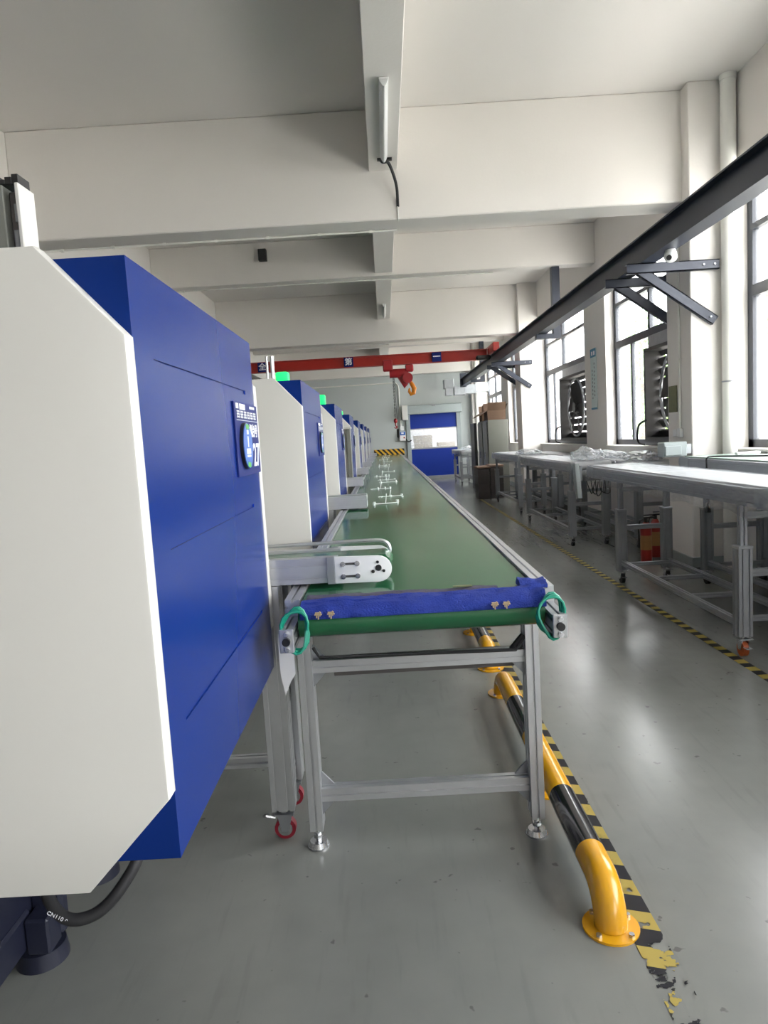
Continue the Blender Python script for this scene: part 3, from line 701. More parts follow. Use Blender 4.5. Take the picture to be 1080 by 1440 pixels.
b = NB(); tube(b, smooth([(-.70, 1.50, .64), (-.65, 1.52, .575), (-.60, 1.55, .60), (-.58, 1.58, .66)]), .022, 10); obj('hydraulic_hose', b, 'rubber', m_first)
mach2 = machine(MY[1], 'second blue and white moulding machine from the camera, big green beacon on top', False)
b = NB(); box(b, -.575, -.505, MY[1] + .22, MY[1] + .29, 1.738, 1.80, .012, 2); bc = obj('beacon', b, 'beacon_green', mach2, 'glowing green beacon')
b = NB(); box(b, -.58, -.50, MY[1] + .215, MY[1] + .295, 1.733, 1.739); obj('beacon_base', b, 'black', bc)
b = NB(); cyl(b, (-.66, MY[1] + .5, 1.73), (-.66, MY[1] + .5, 1.92), .008, seg=8); cyl(b, (-.63, MY[1] + .5, 1.73), (-.63, MY[1] + .5, 1.92), .012, seg=8); box(b, -.68, -.655, MY[1] + .47, MY[1] + .53, 1.733, 1.79); obj('robot_rods', b, 'steel', mach2)
b = NB(); box(b, -.78, -.70, MY[1] + .45, MY[1] + .6, 1.733, 1.77, .004); cyl(b, (-.73, MY[1] + .5, 1.76), (-.70, MY[1] + .5, 1.79), .012, seg=8); obj('valve_block', b, 'black', mach2)
lab = {2: 'third moulding machine from the camera, small green beacon on top', 3: 'fourth moulding machine from the camera, low green beacon and grey post', 4: 'fifth moulding machine from the camera in the row', 5: 'sixth moulding machine from the camera in the row', 6: 'seventh moulding machine from the camera, next to last', 7: 'moulding machine farthest from the camera, by the far wall'}
proto = machine(MY[2], lab[2], False)
rest = [proto] + [dup(proto, (0, MY[k] - MY[2], 0), lab[k]) for k in range(3, 8)]
for k, (mm, h) in enumerate(zip(rest[:2], (.09, .05))):
    y_ = MY[2 + k]; b = NB(); box(b, -.575, -.51, y_ + .22, y_ + .29, 1.738, 1.74 + h, .012, 2); bc = obj('beacon', b, 'beacon_green', mm, 'glowing green beacon')
    b = NB(); box(b, -.58, -.505, y_ + .215, y_ + .295, 1.733, 1.739); obj('beacon_base', b, 'black', bc)
b = NB(); box(b, -.47, -.41, MY[3] - .10, MY[3] - .02, .70, 1.55, .01); obj('grey_post', b, 'cabinet_grey', rest[1]); 
b = NB(); box(b, -.50, -.40, MY[3] - .12, MY[3] - .002, 1.55, 1.58, .006); obj('post_cap', b, 'panel_white', rest[1])

# ================================================================== TRANSFER CONVEYORS (from each machine onto the belt)
def transfer(ya, x_end, label, nose=True):
    yb = ya + .22
    r = thing('transfer_conveyor', (-.5, ya + .1, 0), label, 'conveyor', 'small aluminium transfer conveyors beside the machines')
    for y0 in (ya, yb - .04):
        b = NB(); profile(b, 'x', -1.25, x_end - (.185 if nose else 0), y0, y0 + .04, .922, 1.010, 1, 2, .010); obj('side_rail', b, 'aluminium', r)
    b = NB(); box(b, -1.25, x_end - .02, ya + .042, yb - .042, .985, 1.003); cyl(b, (x_end - .037, ya + .042, .968), (x_end - .03, yb - .042, .968), .036, seg=20); obj('belt', b, 'belt_green', r)
    for s, y0 in ((-1, ya - .008), (1, yb)) if nose else ():
        pl = [(x_end - .195, .919), (x_end - .045, .917)] + [(x_end - .045 + .045 * math.sin(t * math.pi / 10), .9625 - .045 * math.cos(t * math.pi / 10)) for t in range(1, 10)] + [(x_end - .045, 1.008), (x_end - .195, 1.012)]
        b = NB(); prism(b, pl, 'y', y0, y0 + .008, .0015); ep = obj('end_plate', b, 'white_plastic', r, 'white round-nosed end plate')
        yo = y0 - .001 if s < 0 else y0 + .009
        for z in (.942, .985):
            b = NB(); box(b, x_end - .165, x_end - .12, min(yo, yo + .0008), max(yo, yo + .0008) + .0004, z - .004, z + .004, 0); obj('slot', b, 'fan_grey', ep)
            for x in (x_end - .167, x_end - .118):
                b = NB(); cyl(b, (x, yo - .004, z), (x, yo + .004, z), .009, seg=12); cyl(b, (x, yo - .007, z), (x, yo + .005, z), .005, seg=6); obj('bolt', b, 'steel', ep)
        for (dx, dz, rr_) in ((0, 0, .011), (-.019, -.012, .006), (.018, -.011, .005), (-.002, .02, .005)):
            b = NB(); cyl(b, (x_end - .046 + dx, yo - .002, .966 + dz), (x_end - .046 + dx, yo + .003, .966 + dz), rr_, seg=14); obj('bearing_hole', b, 'black', ep)
        b = NB(); box(b, x_end - .222, x_end - .196, y0 - .002, y0 + .01, .918, 1.012, .001); obj('joint_plate', b, 'alu_dull', r)
    b = NB()
    if not nose:
        box(b, x_end, x_end + .004, ya + .002, yb - .002, .924, 1.006); obj('end_cap', b, 'box_grey', r)
    else:
        tube(b, smooth([(-1.2, yb - .02, 1.028), (-.6, yb - .02, 1.030), (-.3, yb - .02, 1.031), (x_end - .15, yb - .02, 1.032), (x_end - .08, yb - .02, 1.032), (x_end - .035, yb - .02, 1.030), (x_end - .012, yb - .02, 1.018), (x_end - .004, yb - .02, .998), (x_end - .006, yb - .02, .985)]), .007, 8)
        obj('guard_rod', b, 'aluminium', r)
    for x0 in (-.475, -1.1):
        for y0, w_ in ((ya - .01, .08), (ya + .22, .08)):
            b = NB(); profile(b, 'z', .11, .92, x0, x0 + .08, y0, y0 + w_, 2, 2); lg = obj('leg', b, 'aluminium', r)
            c = Vector((x0 + .04, y0 + .03, 0))
            b = NB(); cyl(b, (c.x, c.y - .014, .038), (c.x, c.y + .014, .038), .038, seg=22); wh = obj('caster_wheel', b, 'wheel_red', r, 'dark red caster wheel')
            b = NB(); cyl(b, (c.x, c.y - .016, .038), (c.x, c.y + .016, .038), .026, seg=18); obj('hub', b, 'steel', wh)
            b = NB()
            for s in (-.02, .017): prism(b, [(c.x - .012, .030), (c.x + .012, .030), (c.x + .030, .095), (c.x - .026, .095)], 'y', c.y + s, c.y + s + .003)
            box(b, c.x - .035, c.x + .035, c.y - .035, c.y + .045, .095, .101); box(b, c.x - .008, c.x + .008, c.y - .02, c.y + .02, .098, .109); obj('caster_fork', b, 'alu_dull', wh)
            b = NB(); tube(b, [(c.x - .03, c.y - .03, .09), (c.x - .06, c.y - .035, .10), (c.x - .07, c.y - .02, .092), (c.x - .06, c.y, .086)], .006, 6); obj('brake_pedal', b, 'steel', wh)
        b = NB(); profile(b, 'y', ya + .07, ya + .22, x0 + .02, x0 + .06, .16, .20); obj('stretcher', b, 'aluminium', r)
        b = NB(); prism(b, [(ya + .07, .2), (ya + .07, .30), (ya + .16, .2)], 'x', x0 + .03, x0 + .05); obj('gusset', b, 'alu_dull', r)
    b = NB(); profile(b, 'x', -1.02, -.475, ya + .24, ya + .28, .16, .20); obj('stretcher', b, 'aluminium', r)
    return r
t0 = transfer(2.37, 0.0, 'aluminium transfer conveyor nearest the camera, white end plate over the belt')
t1 = transfer(MY[1] + 1.33, -.155, 'second transfer conveyor from the camera, plain square end over the belt', False)
for k in range(2, 8):
    dup(t1, (-.10, MY[k] - MY[1], 0), '%s small transfer conveyor from the camera reaching to the green belt' % ords[k])
# sheet of paper hanging under the end block, dark duct behind
b = NB(); prism(b, [(-.385, .79), (-.335, .79), (-.335, .655), (-.352, .63), (-.372, .585), (-.384, .66)], 'y', 2.225, 2.2262); obj('paper_sheet', b, 'paper', None, 'white paper sheet hanging below the end block beside the machine', 'paper')
b = NB(); tube(b, smooth([(-.50, 2.50, .92), (-.46, 2.50, .86), (-.44, 2.50, .75), (-.42, 2.52, .5), (-.46, 2.5, .32)]), .018, 8); obj('black_cable', b, 'rubber', None, 'thick black cable hanging under the nearest transfer conveyor', 'cable')
# moulded sprue frames lying on the belt
def sprue(y, x, n, label):
    r = thing('plastic_sprue', (x, y, .905), label, 'sprue', 'white moulded sprues lying along the belt')
    random.seed(int(y * 100))
    b = NB(); tube(b, [(x - .10, y, .912), (x + .10, y + .02, .912)], .004, 6); obj('runner', b, 'sprue', r)
    for k in range(n):
        xx = x - .09 + .18 * k / max(1, n - 1) + .02 * random.random(); l = .03 + .09 * random.random()
        b = NB(); tube(b, [(xx, y - l, .911), (xx + .02 * random.random(), y + l, .911)], .003, 6); br = obj('branch', b, 'sprue', r)
        for s in (-1, 1):
            if random.random() < .6:
                b = NB(); cyl(b, (xx, y + s * l, .906), (xx, y + s * l, .906 + .012 + .02 * random.random()), .008, .012, 10); obj('moulded_cup', b, 'sprue', br)
    b = NB(); tube(b, [(x, y + .01, .912), (x + .01, y + .01, .95 + .04 * random.random())], .004, 6); obj('sprue_stem', b, 'sprue', r)
ys_ = [5.35, 6.0, 7.0, 8.0, 8.5, 9.3, 10.6, 12.6, 13.3, 15.6, 17.0, 18.6, 20.9]
ords += ['tenth', 'eleventh', 'twelfth', 'thirteenth']
for k, y in enumerate(ys_):
    sprue(y, -.02 + .05 * math.sin(k * 2.3), 2 + k % 3, '%s white moulded sprue on the green belt, counted from the near end' % ords[k])

# ================================================================== WRAPPED CONVEYORS BY THE WINDOWS
def film_shell(x0, x1, y0, y1, zb, zt, seed, m='film', skirt=.05):
    b = NB(); nu, nv = 30, 70
    e = .012
    sec = [(x0 - e, zb - skirt), (x0 - e, zt - .02), (x0 + .01, zt + .006), (x1 - .01, zt + .006), (x1 + e, zt - .02), (x1 + e, zb - skirt)]
    ln = [0]
    for p, q in zip(sec, sec[1:]): ln.append(ln[-1] + math.dist(p, q))
    G = []
    for j in range(nv + 1):
        y = y0 - .012 + (y1 - y0 + .024) * j / nv; row = []
        for i in range(nu + 1):
            s = ln[-1] * i / nu; k = max(q for q in range(len(ln) - 1) if ln[q] <= s + 1e-9); t = (s - ln[k]) / (ln[k + 1] - ln[k])
            x = sec[k][0] + (sec[k + 1][0] - sec[k][0]) * t; z = sec[k][1] + (sec[k + 1][1] - sec[k][1]) * t
            d_ = .004 * noise.noise(Vector((x * 4, y * 4, z * 4 + seed))) + .002 * noise.noise(Vector((x * 25 + y * 14, y * 10, z * 25 + seed)))
            if i in (0, nu): z += .04 * noise.noise(Vector((y * 5, seed, i)))
            out = -1 if i < nu * .15 else (1 if i > nu * .85 else 0)
            row.append(b.verts.new((x + out * abs(d_), y, z + (abs(d_) if out == 0 else 0))))
        G.append(row)
    for A, B_ in zip(G, G[1:]):
        for i in range(nu): b.faces.new((A[i], A[i + 1], B_[i + 1], B_[i]))
    return b
def bench(x0, x1, y0, y1, zt, leg_y, label, seed, cut=False, belt='belt_white', wrapped=True, group='film-wrapped conveyors along the windows', wheel='rubber'):
    r = thing('packed_conveyor', ((x0 + x1) / 2, (y0 + y1) / 2, 0), label, 'conveyor', group)
    zr = zt - .115
    for xa in (x0, x1 - .04):
        b = NB(); profile(b, 'y', y0 + .05, y1 - .05, xa, xa + .04, zr, zt - .012, 1, 2); obj('side_rail', b, 'alu_dull', r)
    b = NB(); n__ = 8; rc = .045; zc_ = zt - .045
    pl = [(y0 + .045 + rc * math.cos(math.pi / 2 + math.pi * k / n__), zc_ + rc * math.sin(math.pi / 2 + math.pi * k / n__)) for k in range(n__ + 1)] + [(y1 - .045 + rc * math.cos(-math.pi / 2 + math.pi * k / n__), zc_ + rc * math.sin(-math.pi / 2 + math.pi * k / n__)) for k in range(n__ + 1)]
    prism(b, pl, 'x', x0 + .044, x1 - .044); obj('belt', b, belt, r)
    for yy in (y0, y1):
        for xa in (x0 - .004, x1 - .004):
            s = 1 if yy == y0 else -1
            pl = [(yy + s * .2, zr), (yy + s * .2, zt - .01), (yy + s * .05, zt)] + [(yy + s * (.05 - .05 * math.sin(t * math.pi / 8)), zt - .05 + .05 * math.cos(t * math.pi / 8)) for t in range(1, 8)] + [(yy + s * .05, zt - .10)]
            b = NB(); prism(b, pl, 'x', xa, xa + .008); obj('end_plate', b, 'galvanised', r)
    for yl in leg_y:
        for xa in (x0 + .01, x1 - .09):
            b = NB(); profile(b, 'z', .125, .655, xa, xa + .08, yl - .04, yl + .04, 2, 2); lg = obj('leg', b, 'alu_dull', r)
            b = NB(); profile(b, 'z', .60, zr, xa + .02, xa + .06, yl - .02, yl + .02); obj('upper_post', b, 'alu_dull', lg)
            b = NB(); box(b, xa - .003, xa + .083, yl - .043, yl + .043, .645, .665, .003); obj('clamp_collar', b, 'galvanised', lg)
            xw = xa + .04
            b = NB(); cyl(b, (xw - .015, yl, .045), (xw + .015, yl, .045), .045, seg=20); wh = obj('caster_wheel', b, 'wheel_orange' if (seed == 1. and yl == leg_y[0] and xa < x0 + .05) else wheel, r)
            b = NB()
            for s in (-.022, .019): prism(b, [(yl - .016, .04), (yl + .016, .04), (yl + .036, .105), (yl - .036, .105)], 'x', xw + s, xw + s + .003)
            box(b, xw - .04, xw + .04, yl - .045, yl + .045, .105, .113); cyl(b, (xw, yl, .113), (xw, yl, .126), .012, seg=8); obj('caster_fork', b, 'steel', wh)
            b = NB(); box(b, xw - .02, xw + .02, yl - .085, yl - .04, .06, .066, .002); obj('brake_pedal', b, 'steel', wh)
        b = NB(); profile(b, 'x', x0 + .09, x1 - .09, yl - .02, yl + .02, .48, .52); obj('cross_bar', b, 'alu_dull', r)
        b = NB(); profile(b, 'x', x0 + .05, x1 - .05, yl - .02, yl + .02, zr - .09, zr - .05); obj('cross_bar', b, 'alu_dull', r)
    for xa in (x0 + .03, x1 - .07):
        b = NB(); profile(b, 'y', leg_y[0] + .04, leg_y[-1] - .04, xa, xa + .04, .17, .21); obj('stretcher', b, 'alu_dull', r)
    for k in range(4):
        yy = leg_y[0] + .12 + (leg_y[-1] - leg_y[0] - .24) * k / 3
        b = NB(); profile(b, 'x', x0 + .07, x1 - .07, yy - .015, yy + .015, .175, .205); obj('slat', b, 'alu_dull', r)
    if wrapped:
        obj('plastic_film', film_shell(x0, x1, y0, y1, zr, zt, seed), 'film', r, 'clear plastic wrapping film', sharp=3)
    return r
BZ = 1.025
bench(2.0, 2.5, 3.62, 7.0, BZ, (4.05, 6.17), 'nearest film-wrapped conveyor, orange caster on the narrow tape', 1.)
bench(2.13, 2.63, 8.05, 11.05, BZ - .02, (8.3, 10.82), 'second film-wrapped conveyor, standing between the extinguisher and the dark crate', 2.)
bench(2.22, 2.72, 11.75, 14.65, BZ - .03, (11.97, 14.40), 'third film-wrapped conveyor, in front of the second pillar', 3.)
bench(2.05, 2.55, 19.3, 21.6, .97, (19.6, 21.3), 'short wrapped conveyor farthest away, beside the blue door', 4.)
bench(2.78, 3.22, 7.6, 10.4, .98, (7.9, 10.1), 'wrapped conveyor pushed against the window wall behind the second one', 5.)
bench(2.82, 3.24, 11.3, 13.9, .98, (11.6, 13.6), 'wrapped conveyor against the window wall under the exhaust fan', 6.)
bench(2.66, 3.24, 2.4, 6.38, 1.09, (2.9, 5.95), 'unwrapped pale green belt conveyor beside the downpipe', 7., belt='belt_pale', wrapped=False, group='conveyors by the windows')
# crumpled film heaps
def heap(c, s, seed, label, m='film_heap'):
    b = NB(); bmesh.ops.create_icosphere(b, subdivisions=5, radius=1.0)
    for v in b.verts:
        p = v.co.normalized(); d_ = 1 + .35 * noise.noise(p * 1.7 + Vector((seed, 0, 0))) + .18 * abs(noise.noise(p * 5 + Vector((0, seed, 0)))) + .10 * abs(noise.noise(p * 12 + Vector((0, 0, seed))))
        q = p * d_; v.co = Vector((q.x * s[0], q.y * s[1], max(q.z, -.35) * s[2]))
    zmin = min(v.co.z for v in b.verts)
    for v in b.verts: v.co += Vector((c[0], c[1], c[2] - zmin))
    return obj('film_bundle', b, m, None, label, 'plastic film', 'crumpled plastic film bundles', sharp=1.0)
heap((2.42, 8.45, BZ - .005), (.17, .26, .10), 1.3, 'large crumpled film bundle on the near end of the second conveyor')
heap((3.0, 9.4, .99), (.16, .5, .06), 4.1, 'long crumpled film bundle under the window with the poster')
heap((2.98, 8.2, .99), (.17, .35, .07), 6.7, 'crumpled film bundle beside the grey switch box')
heap((2.48, 12.15, BZ - .015), (.2, .3, .06), 9.2, 'flat film bundle on the third conveyor by the second pillar')
heap((2.35, 20.0, .98), (.16, .4, .07), 3.3, 'small film bundle on the conveyor beside the door')
# hanging film skirt and drive motor at the second conveyor's near end
r = thing('drive_unit', (2.3, 7.72, .6), 'grey drive unit wrapped in film at the near end of the second conveyor', 'drive unit')
b = NB(); prism(b, [(7.99, 1.0), (7.90, 1.0), (7.80, .62), (7.86, .60), (7.96, .72)], 'x', 2.12, 2.17, .004); obj('cover_plate', b, 'box_grey', r)
b = NB(); cyl(b, (2.20, 7.93, .86), (2.45, 7.93, .86), .06, seg=18); obj('motor', b, 'fan_grey', r)
b = NB(); box(b, 2.17, 2.2, 7.88, 7.97, .8, .98, .003); obj('mounting', b, 'alu_dull', r)
b = NB()
for k in range(5): tube(b, smooth([(2.25 + .05 * k, 7.90, .80), (2.27 + .04 * k, 7.85, .70 - .03 * (k % 3)), (2.31 + .05 * k, 7.9, .66), (2.36 + .04 * k, 7.97, .78)]), .006, 6)
obj('cable', b, 'black', r)
# black plug cables on the unwrapped conveyor
b = NB(); tube(b, smooth([(2.655, 5.80, .72), (2.645, 5.80, 1.03), (2.65, 5.79, 1.095), (2.72, 5.78, 1.102), (2.9, 5.55, 1.100), (3.1, 5.35, 1.101), (3.22, 5.2, 1.115), (3.25, 5.1, 1.12)]), .007, 8)
r = thing('power_cable', (2.65, 5.8, .66), 'black power cable hung over the unwrapped belt conveyor', 'cable'); obj('wire', b, 'rubber', r)
b = NB(); cyl(b, (2.655, 5.80, .64), (2.655, 5.80, .72), .026, .012, 14); obj('plug', b, 'black', r)
b = NB(); box(b, 3.0, 3.2, 6.0, 6.05, 1.092, 1.115, .004); obj('clip_board', b, 'white_plastic', None, 'small white strip lying at the end of the unwrapped conveyor', 'strip')
# fire extinguishers
def extinguisher(x, y, label):
    r = thing('fire_extinguisher', (x, y, 0), label, 'extinguisher', 'fire extinguishers under the conveyor')
    b = NB(); cyl(b, (x, y, 0), (x, y, .34), .056, seg=24); cyl(b, (x, y, .34), (x, y, .40), .056, .025, 24); obj('cylinder', b, 'ext_red', r)
    b = NB(); cyl(b, (x, y, .12), (x, y, .27), .0572, seg=24, caps=False); obj('label', b, 'ext_label', r)
    b = NB(); cyl(b, (x, y, .40), (x, y, .44), .02, seg=12); box(b, x - .02, x + .09, y - .012, y + .012, .44, .455); box(b, x - .02, x + .08, y - .012, y + .012, .47, .48); obj('valve', b, 'black', r)
    b = NB(); tube(b, [(x - .02, y, .43), (x - .06, y, .42), (x - .075, y, .35), (x - .07, y, .15)], .01, 8); obj('hose', b, 'black', r)
extinguisher(2.62, 7.12, 'red fire extinguisher on the floor by the pillar, nearer the walkway')
extinguisher(2.80, 7.34, 'red fire extinguisher standing close against the pillar')
# switch box, notice, conduit, socket on the pillar side
XP = 2.895
r = thing('switch_box', (2.72, 6.85, 1.07), 'grey electrical switch box on a wall arm beside the downpipe pillar', 'switch box')
b = NB(); box(b, 2.62, 2.84, 6.62, 6.78, 1.075, 1.215, .008); obj('enclosure', b, 'box_grey', r)
b = NB(); box(b, 2.63, 2.78, 6.605, 6.62, 1.09, 1.18, .004); obj('lid', b, 'box_grey', r)
b = NB(); box(b, 2.84, 2.896, 6.66, 6.74, 1.10, 1.19); obj('wall_mount', b, 'alu_dull', r)
b = NB(); box(b, XP - .004, XP, 6.96, 7.16, 1.50, 1.76); obj('notice_sheet', b, 'notice_olive', None, 'olive notice sheet on the side of the downpipe pillar', 'notice')
b = NB(); cyl(b, (XP - .012, 6.87, 1.32), (XP - .012, 6.87, 3.40), .011, seg=10); obj('conduit', b, 'pvc_white', None, 'thin white conduit running up the side of the downpipe pillar', 'conduit')
b = NB(); box(b, XP - .03, XP, 6.83, 6.91, 1.25, 1.34, .004); obj('wall_socket', b, 'white_plastic', None, 'white wall socket below the conduit on the pillar', 'socket')
b = NB(); box(b, XP - .012, XP, 6.97, 7.05, 1.26, 1.33, .003); obj('wall_socket', b, 'white_plastic', None, 'flat switch plate beside the wall socket on the pillar', 'socket')
# downpipe
r = thing('downpipe', (3.222, 6.57, 0), 'white plastic downpipe in front of the nearest pillar', 'pipe')
b = NB(); cyl(b, (3.222, 6.57, 0), (3.222, 6.57, 4.428), .066, seg=28); obj('pipe', b, 'pvc_white', r)
for z in (1.74, 4.38):
    b = NB(); cyl(b, (3.222, 6.57, z), (3.222, 6.57, z + (.014 if z < 2 else .05)), .072, seg=28); obj('collar', b, 'alu_dull' if z < 2 else 'pvc_white', r)
r = thing('downpipe', (3.2, 22.8, 0), 'white downpipe in the far corner beside the duct', 'pipe')
b = NB(); cyl(b, (3.05, 22.83, 0), (3.05, 22.83, 4.428), .06, seg=20); obj('pipe', b, 'pvc_white', r)
# security camera under the runway
r = thing('security_camera', (2.52, 6.15, 2.75), 'white dome security camera under the crane runway', 'camera')
b = NB(); cyl(b, (2.52, 6.15, 2.858), (2.52, 6.15, 2.825), .04, .052, 20); obj('mount', b, 'white_plastic', r)
b = NB(); sphere(b, (2.52, 6.15, 2.80), .055, 20, 12, (1, 1, .9)); ball = obj('dome', b, 'white_plastic', r)
b = NB(); cyl(b, (2.49, 6.105, 2.785), (2.483, 6.094, 2.780), .022, seg=16); obj('lens', b, 'black', ball)
# poster between the windows
r = thing('poster', (3.29, 11.0, 1.68), 'tall narrow framed notice with vertical text between the windows', 'poster')
b = NB(); box(b, 3.285, 3.30, 10.86, 11.14, 1.67, 2.60, .003); obj('board', b, 'poster_white', r)
b = NB(); box(b, 3.2835, 3.286, 10.86, 11.14, 2.47, 2.60); obj('top_band', b, 'poster_blue', r)
b = NB(); box(b, 3.2835, 3.286, 10.86, 11.14, 1.67, 1.70); obj('bottom_band', b, 'poster_blue', r)
for col_, (yy, z0, n) in enumerate(((10.95, 2.36, 9), (11.05, 2.26, 8))):
    for k in range(n):
        b = NB(); zz = z0 - k * .06
        box(b, 3.2838, 3.2848, yy - .018, yy + .018, zz, zz + .008); box(b, 3.2838, 3.2848, yy - .014, yy + .014, zz + .016, zz + .022); box(b, 3.2838, 3.2848, yy - .004, yy + .004, zz - .008, zz + .028); obj('print', b, 'ink_black', r)
for yy in (10.94, 11.05):
    b = NB(); box(b, 3.2825, 3.2835, yy - .035, yy + .035, 2.50, 2.56); obj('print', b, 'ink_white', r)
# door controls, wall conduits, duct
r = thing('door_controller', (.61, 23.1, 1.3), 'white and blue control box on the wall beside the roll-up door', 'control box')
b = NB(); box(b, .51, .70, 23.08, 23.197, 1.32, 1.62, .008); obj('enclosure', b, 'white_plastic', r)
b = NB(); box(b, .52, .69, 23.075, 23.08, 1.50, 1.61); dsp = obj('display_panel', b, 'disc_blue', r)
b = NB(); box(b, .56, .64, 23.073, 23.075, 1.54, 1.59); obj('screen', b, 'ink_white', dsp)
b = NB(); cyl(b, (.65, 23.06, 1.42), (.65, 23.08, 1.42), .025, seg=14); obj('stop_button', b, 'hook_red', r)
b = NB(); box(b, .53, .66, 23.13, 23.197, 1.66, 1.80, .005); obj('socket_box', b, 'white_plastic', r)
b = NB(); tube(b, smooth([(.70, 23.15, 1.38), (.76, 23.10, 1.30), (.82, 23.08, 1.28), (.88, 23.05, 1.33)]), .018, 8); obj('cable', b, 'black', r)
b = NB(); tube(b, [(-2.5, 23.165, 3.20), (.35, 23.165, 3.21), (.48, 23.165, 3.20), (.54, 23.165, 3.12), (.56, 23.165, 3.0), (.56, 23.165, 1.80)], .02, 8); obj('conduit', b, 'pvc_white', None, 'white conduit on the far wall down to the door control box', 'conduit')
r = thing('air_duct', (2.7, 22.6, 2.6), 'silver air duct with a hood beside the roll-up door', 'duct')
b = NB(); box(b, 1.97, 2.28, 22.3, 22.75, 2.88, 3.16, .01); prism(b, [(2.02, 2.66), (2.24, 2.66), (2.24, 2.88), (2.02, 2.88)], 'y', 22.32, 22.7); obj('hood', b, 'galvanised', r)
for k, (x0, x1, dz) in enumerate(((2.28, 2.62, 0), (2.62, 2.95, .02), (2.95, 3.35, .06))):
    b = NB(); box(b, x0, x1, 22.28, 22.62, 2.66 + dz, 2.94 + dz, .006); dp = obj('duct_section', b, 'galvanised', r)
    b = NB(); box(b, x1 - .012, x1 + .012, 22.265, 22.635, 2.645 + dz, 2.955 + dz); obj('flange', b, 'galvanised', dp)
# cabinets, cartons and crates before the door
def cabinet(x0, x1, y0, y1, h, label):
    r = thing('filing_cabinet', ((x0 + x1) / 2, y0, 0), label, 'cabinet', 'grey metal cabinets beyond the second pillar')
    b = NB(); box(b, x0, x1, y0, y1, 0, h, .006); obj('carcass', b, 'cabinet_grey', r)
    for k in range(2):
        ya = y0 + .03 + k * (y1 - y0 - .06) / 2
        b = NB(); box(b, x0 - .018, x0 - .001, ya + .006, ya + (y1 - y0 - .06) / 2 - .006, .06, h - .04, .004); dr = obj('door', b, 'cabinet_grey', r)
        b = NB(); box(b, x0 - .034, x0 - .018, ya + (.33 if k == 0 else .04), ya + (.36 if k == 0 else .07), .8, .95, .003); obj('handle', b, 'steel', dr)
cabinet(2.40, 2.86, 16.3, 17.1, 1.70, 'grey metal cabinet nearer the second pillar, open carton on top')
cabinet(2.40, 2.86, 17.15, 17.95, 1.70, 'grey metal cabinet behind the first cabinet, towards the door')
b = NB(); box(b, 2.32, 2.39, 18.2, 18.95, 0, 1.68, .005); obj('leaning_board', b, 'black', None, 'upright black board standing beside the far cabinet', 'board')
def carton(x0, x1, y0, y1, z0, h, label, open_=True, m='carton'):
    r = thing('carton', ((x0 + x1) / 2, (y0 + y1) / 2, z0), label, 'carton')
    t = .006; b = NB()
    box(b, x0, x1, y0, y1, z0, z0 + t); box(b, x0, x0 + t, y0, y1, z0 + t, z0 + h); box(b, x1 - t, x1, y0, y1, z0 + t, z0 + h); box(b, x0 + t, x1 - t, y0, y0 + t, z0 + t, z0 + h); box(b, x0 + t, x1 - t, y1 - t, y1, z0 + t, z0 + h)
    obj('box_body', b, m, r)
    w_ = (y1 - y0) * .45
    for (cx, cy, rot, ax) in ((x0, None, 1.1, 'l'), (x1, None, -.5, 'r'), (None, y0, .5, 'f'), (None, y1, -.7, 'b')):
        b = NB()
        if ax == 'l': box(b, x0 - .2, x0, y0, y1, z0 + h, z0 + h + t); bmesh.ops.rotate(b, verts=b.verts, cent=(x0, y0, z0 + h), matrix=Matrix.Rotation(-.6, 3, 'Y'))
        if ax == 'r': box(b, x1, x1 + .15, y0, y1, z0 + h, z0 + h + t); bmesh.ops.rotate(b, verts=b.verts, cent=(x1, y0, z0 + h), matrix=Matrix.Rotation(-1.2, 3, 'Y'))
        if ax == 'f': box(b, x0, x1, y0 - .2, y0, z0 + h, z0 + h + t); bmesh.ops.rotate(b, verts=b.verts, cent=(x0, y0, z0 + h), matrix=Matrix.Rotation(-1.1, 3, 'X'))
        if ax == 'b': box(b, x0, x1, y1, y1 + .2, z0 + h, z0 + h + t); bmesh.ops.rotate(b, verts=b.verts, cent=(x0, y1, z0 + h), matrix=Matrix.Rotation(1.2, 3, 'X'))
        obj('flap', b, m, r)
    return r
carton(2.42, 2.84, 16.4, 17.0, 1.702, .22, 'open brown carton on top of the nearer grey cabinet')
carton(2.42, 2.84, 17.3, 17.85, 1.702, .20, 'open brown carton on top of the farther grey cabinet')
for k, (x0, x1, y0, y1, h, lb) in enumerate(((1.95, 2.20, 14.95, 15.55, .66, 'dark brown crate nearest the walkway before the door'), (2.22, 2.50, 15.0, 15.6, .68, 'dark brown crate behind the third wrapped conveyor'))):
    r = thing('wooden_crate', ((x0 + x1) / 2, y0, 0), lb, 'crate', 'dark crates standing in the walkway')
    b = NB(); box(b, x0 + .012, x1 - .012, y0 + .012, y1 - .012, .0, h - .01); obj('core', b, 'crate_dark', r)
    for q in range(4):
        z0 = .01 + q * (h - .02) / 4; z1 = z0 + (h - .02) / 4 - .008
        for (a, c, e_, g_) in ((x0, x1, y0, y0 + .012), (x0, x1, y1 - .012, y1), (x0, x0 + .012, y0 + .012, y1 - .012), (x1 - .012, x1, y0 + .012, y1 - .012)):
            b = NB(); box(b, a, c, e_, g_, z0, z1, .002); obj('board', b, 'crate_dark', r)
    b = NB(); box(b, x0 - .01, x1 + .01, y0 - .01, y1 + .01, h, h + .04, .006); obj('lid', b, 'carton', r)

